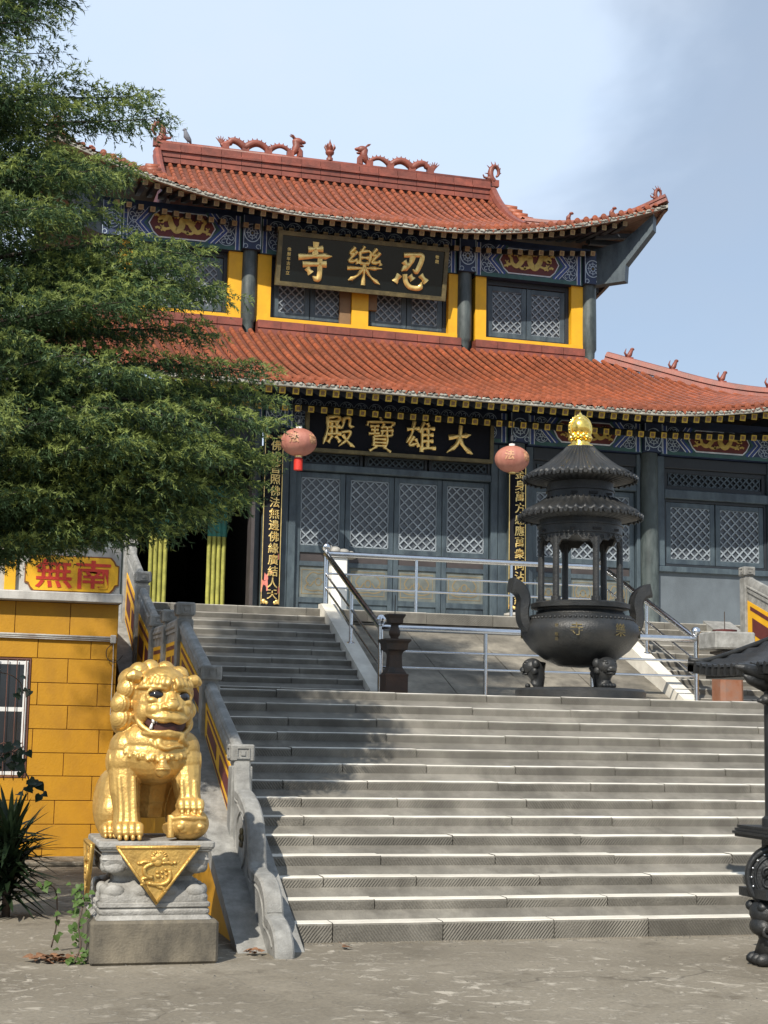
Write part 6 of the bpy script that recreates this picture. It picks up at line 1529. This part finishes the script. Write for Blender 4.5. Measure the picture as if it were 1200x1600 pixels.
# ------------------------------------------------------------------ smaller plants
def blade(mb,p,d,ln,w,droop,n=5):
    d=d.normalized(); s=d.cross(V(0,0,1)); s=s.normalized() if s.length>.01 else V(1,0,0); vs=[]
    for i in range(n+1):
        t=i/n; c=p+d*(ln*t)+V(0,0,-droop*ln*t*t); ww=w*(1-t)**.6*(.6+.4*min(1,t*4)); up=s.cross(d)
        vs+=[c-s*ww,c-up*ww*.35,c+s*ww]
    vs[-3:]=[vs[-2]]*3
    fs=[]
    for i in range(n): a=3*i; fs+=[(a,a+1,a+4,a+3),(a+1,a+2,a+5,a+4)]
    mb.add(vs,fs)
t=thing('yucca_plant',(.56,13.3,0),'dark spiky yucca plant at the left edge below the barred window','plant')
q=MB(); q.tube([(.56,13.3,0),(.56,13.3,.3),(.56,13.3,.6)],[.035,.035,.03],8); q.build('stem',M['bark'],t,True)
for k in range(230):
    th=2.399*k; el=radians(trng.uniform(-35,80)); ln=trng.uniform(.36,.54)
    mb=MB(); blade(mb,V(.56,13.3,(.36+.34*k/150 if k<150 else .12+.3*(k-150)/80)),V(cos(th)*cos(el),sin(th)*cos(el),sin(el)),ln,.032,.12); mb.build('leaf',M['yucca'],t,True)
def leafshape(mb,p,d,nrm,sz):
    d=d.normalized(); s=d.cross(nrm).normalized(); n2=s.cross(d)
    o=[(0,0),(.32,-.08),(.5,.2),(.42,.5),(.2,.78),(0,1.05),(-.2,.78),(-.42,.5),(-.5,.2),(-.32,-.08)]
    vs=[p+s*(x*sz)+d*(y*sz)+n2*(abs(x)*.28*sz-.15*sz*y*y) for x,y in o]+[p+d*(.45*sz)-n2*.02*sz]
    c=len(o); mb.add(vs,[(i,(i+1)%c,c) for i in range(c)])
def vine(name,label,pts,n,sz,spread,matn='vine',cat='plant'):
    t=thing(name,pts[0],label,cat); P=smoothpath(pts,6); q=MB(); q.tube(P,.006,5); q.build('stem',M['bark'],t,True)
    for k in range(n):
        p=trng.choice(P)+V(trng.uniform(-spread,spread),trng.uniform(-spread,spread)*.6,trng.uniform(-spread,spread)*.6)
        mb=MB(); leafshape(mb,p,V(trng.uniform(-1,1),trng.uniform(-1,.1),trng.uniform(-.9,.3)),V(trng.uniform(-.6,.4),-1,trng.uniform(.2,1.2)),sz*trng.uniform(.6,1.15)); mb.build('leaf',M[matn],t,True)
vine('climbing_vine','green leafy vine growing up beside the concrete plinth of the lion',[(.90,10.62,0),(.94,10.6,.12),(.92,10.62,.25),(.95,10.66,.40),(.9,10.7,.48)],75,.042,.055)
vine('creeping_plant','thin bent plant stem with a few leaves left of the lion pedestal',[(.80,11.3,0.02),(.82,11.2,.2),(.80,11.15,.42),(.72,11.1,.47),(.66,11.1,.46)],11,.055,.04)
vine('window_vine','dark green vine leaves hanging in front of the barred window',[(.05,14.25,0),(.1,14.2,.6),(.2,14.2,1.0),(.45,14.2,1.25),(.6,14.2,1.32),(.72,14.2,1.12),(.78,14.2,.98)],70,.09,.12,'yucca')
vine('window_vine','sparse vine twigs hanging high in front of the barred window',[(-.2,15.3,0),(-.15,15.2,1.1),(.2,15.2,2.0),(.5,15.2,2.05),(.65,15.2,1.98),(.7,15.2,1.86)],14,.08,.09,'yucca')
def litter(label,cx,cy,n,rx,ry,sz):
    t=thing('dry_leaves',(cx,cy,0),label,'leaf litter')
    for k in range(n):
        a=trng.uniform(0,6.28); r=sqrt(trng.random()); p=V(cx+rx*r*cos(a),cy+ry*r*sin(a),trng.uniform(.012,.035))
        mb=MB(); leafshape(mb,p,V(cos(a*3),sin(a*3),trng.uniform(-.1,.25)),V(trng.uniform(-.4,.4),trng.uniform(-.4,.4),1),sz*trng.uniform(.5,1.2)); mb.build('leaf',M['drygrass'],t)
litter('little pile of dry brown leaves on the ground left of the plinth',.80,10.75,70,.17,.12,.06)
litter('small clump of dry brown leaves at the foot of the balustrade',2.14,10.83,14,.08,.05,.05)
litter('single curled dry leaf lying on the yard before the first step',2.86,11.05,2,.05,.03,.09)

# grit and crumbs gathered along the foot of the stairs and the walls
q=MB()
for k in range(900):
    if k<600: p=V(trng.uniform(2.6,11.4),11.39-abs(trng.gauss(0,.10)),0)
    else: p=V(trng.uniform(.2,8),trng.uniform(8.2,11.2),0)
    r=trng.uniform(.003,.011); a=trng.uniform(0,6.3)
    q.add([p+V(r*cos(a),r*sin(a),0),p+V(r*cos(a+2),r*sin(a+2),0),p+V(r*cos(a+4.1),r*sin(a+4.1),0),p+V(0,0,r*.9)],[(0,1,3),(1,2,3),(2,0,3)])
tg=q.build('grit',M['stone'],kind='stuff',label='loose grit and crumbs gathered along the foot of the stairs',cat='grit')
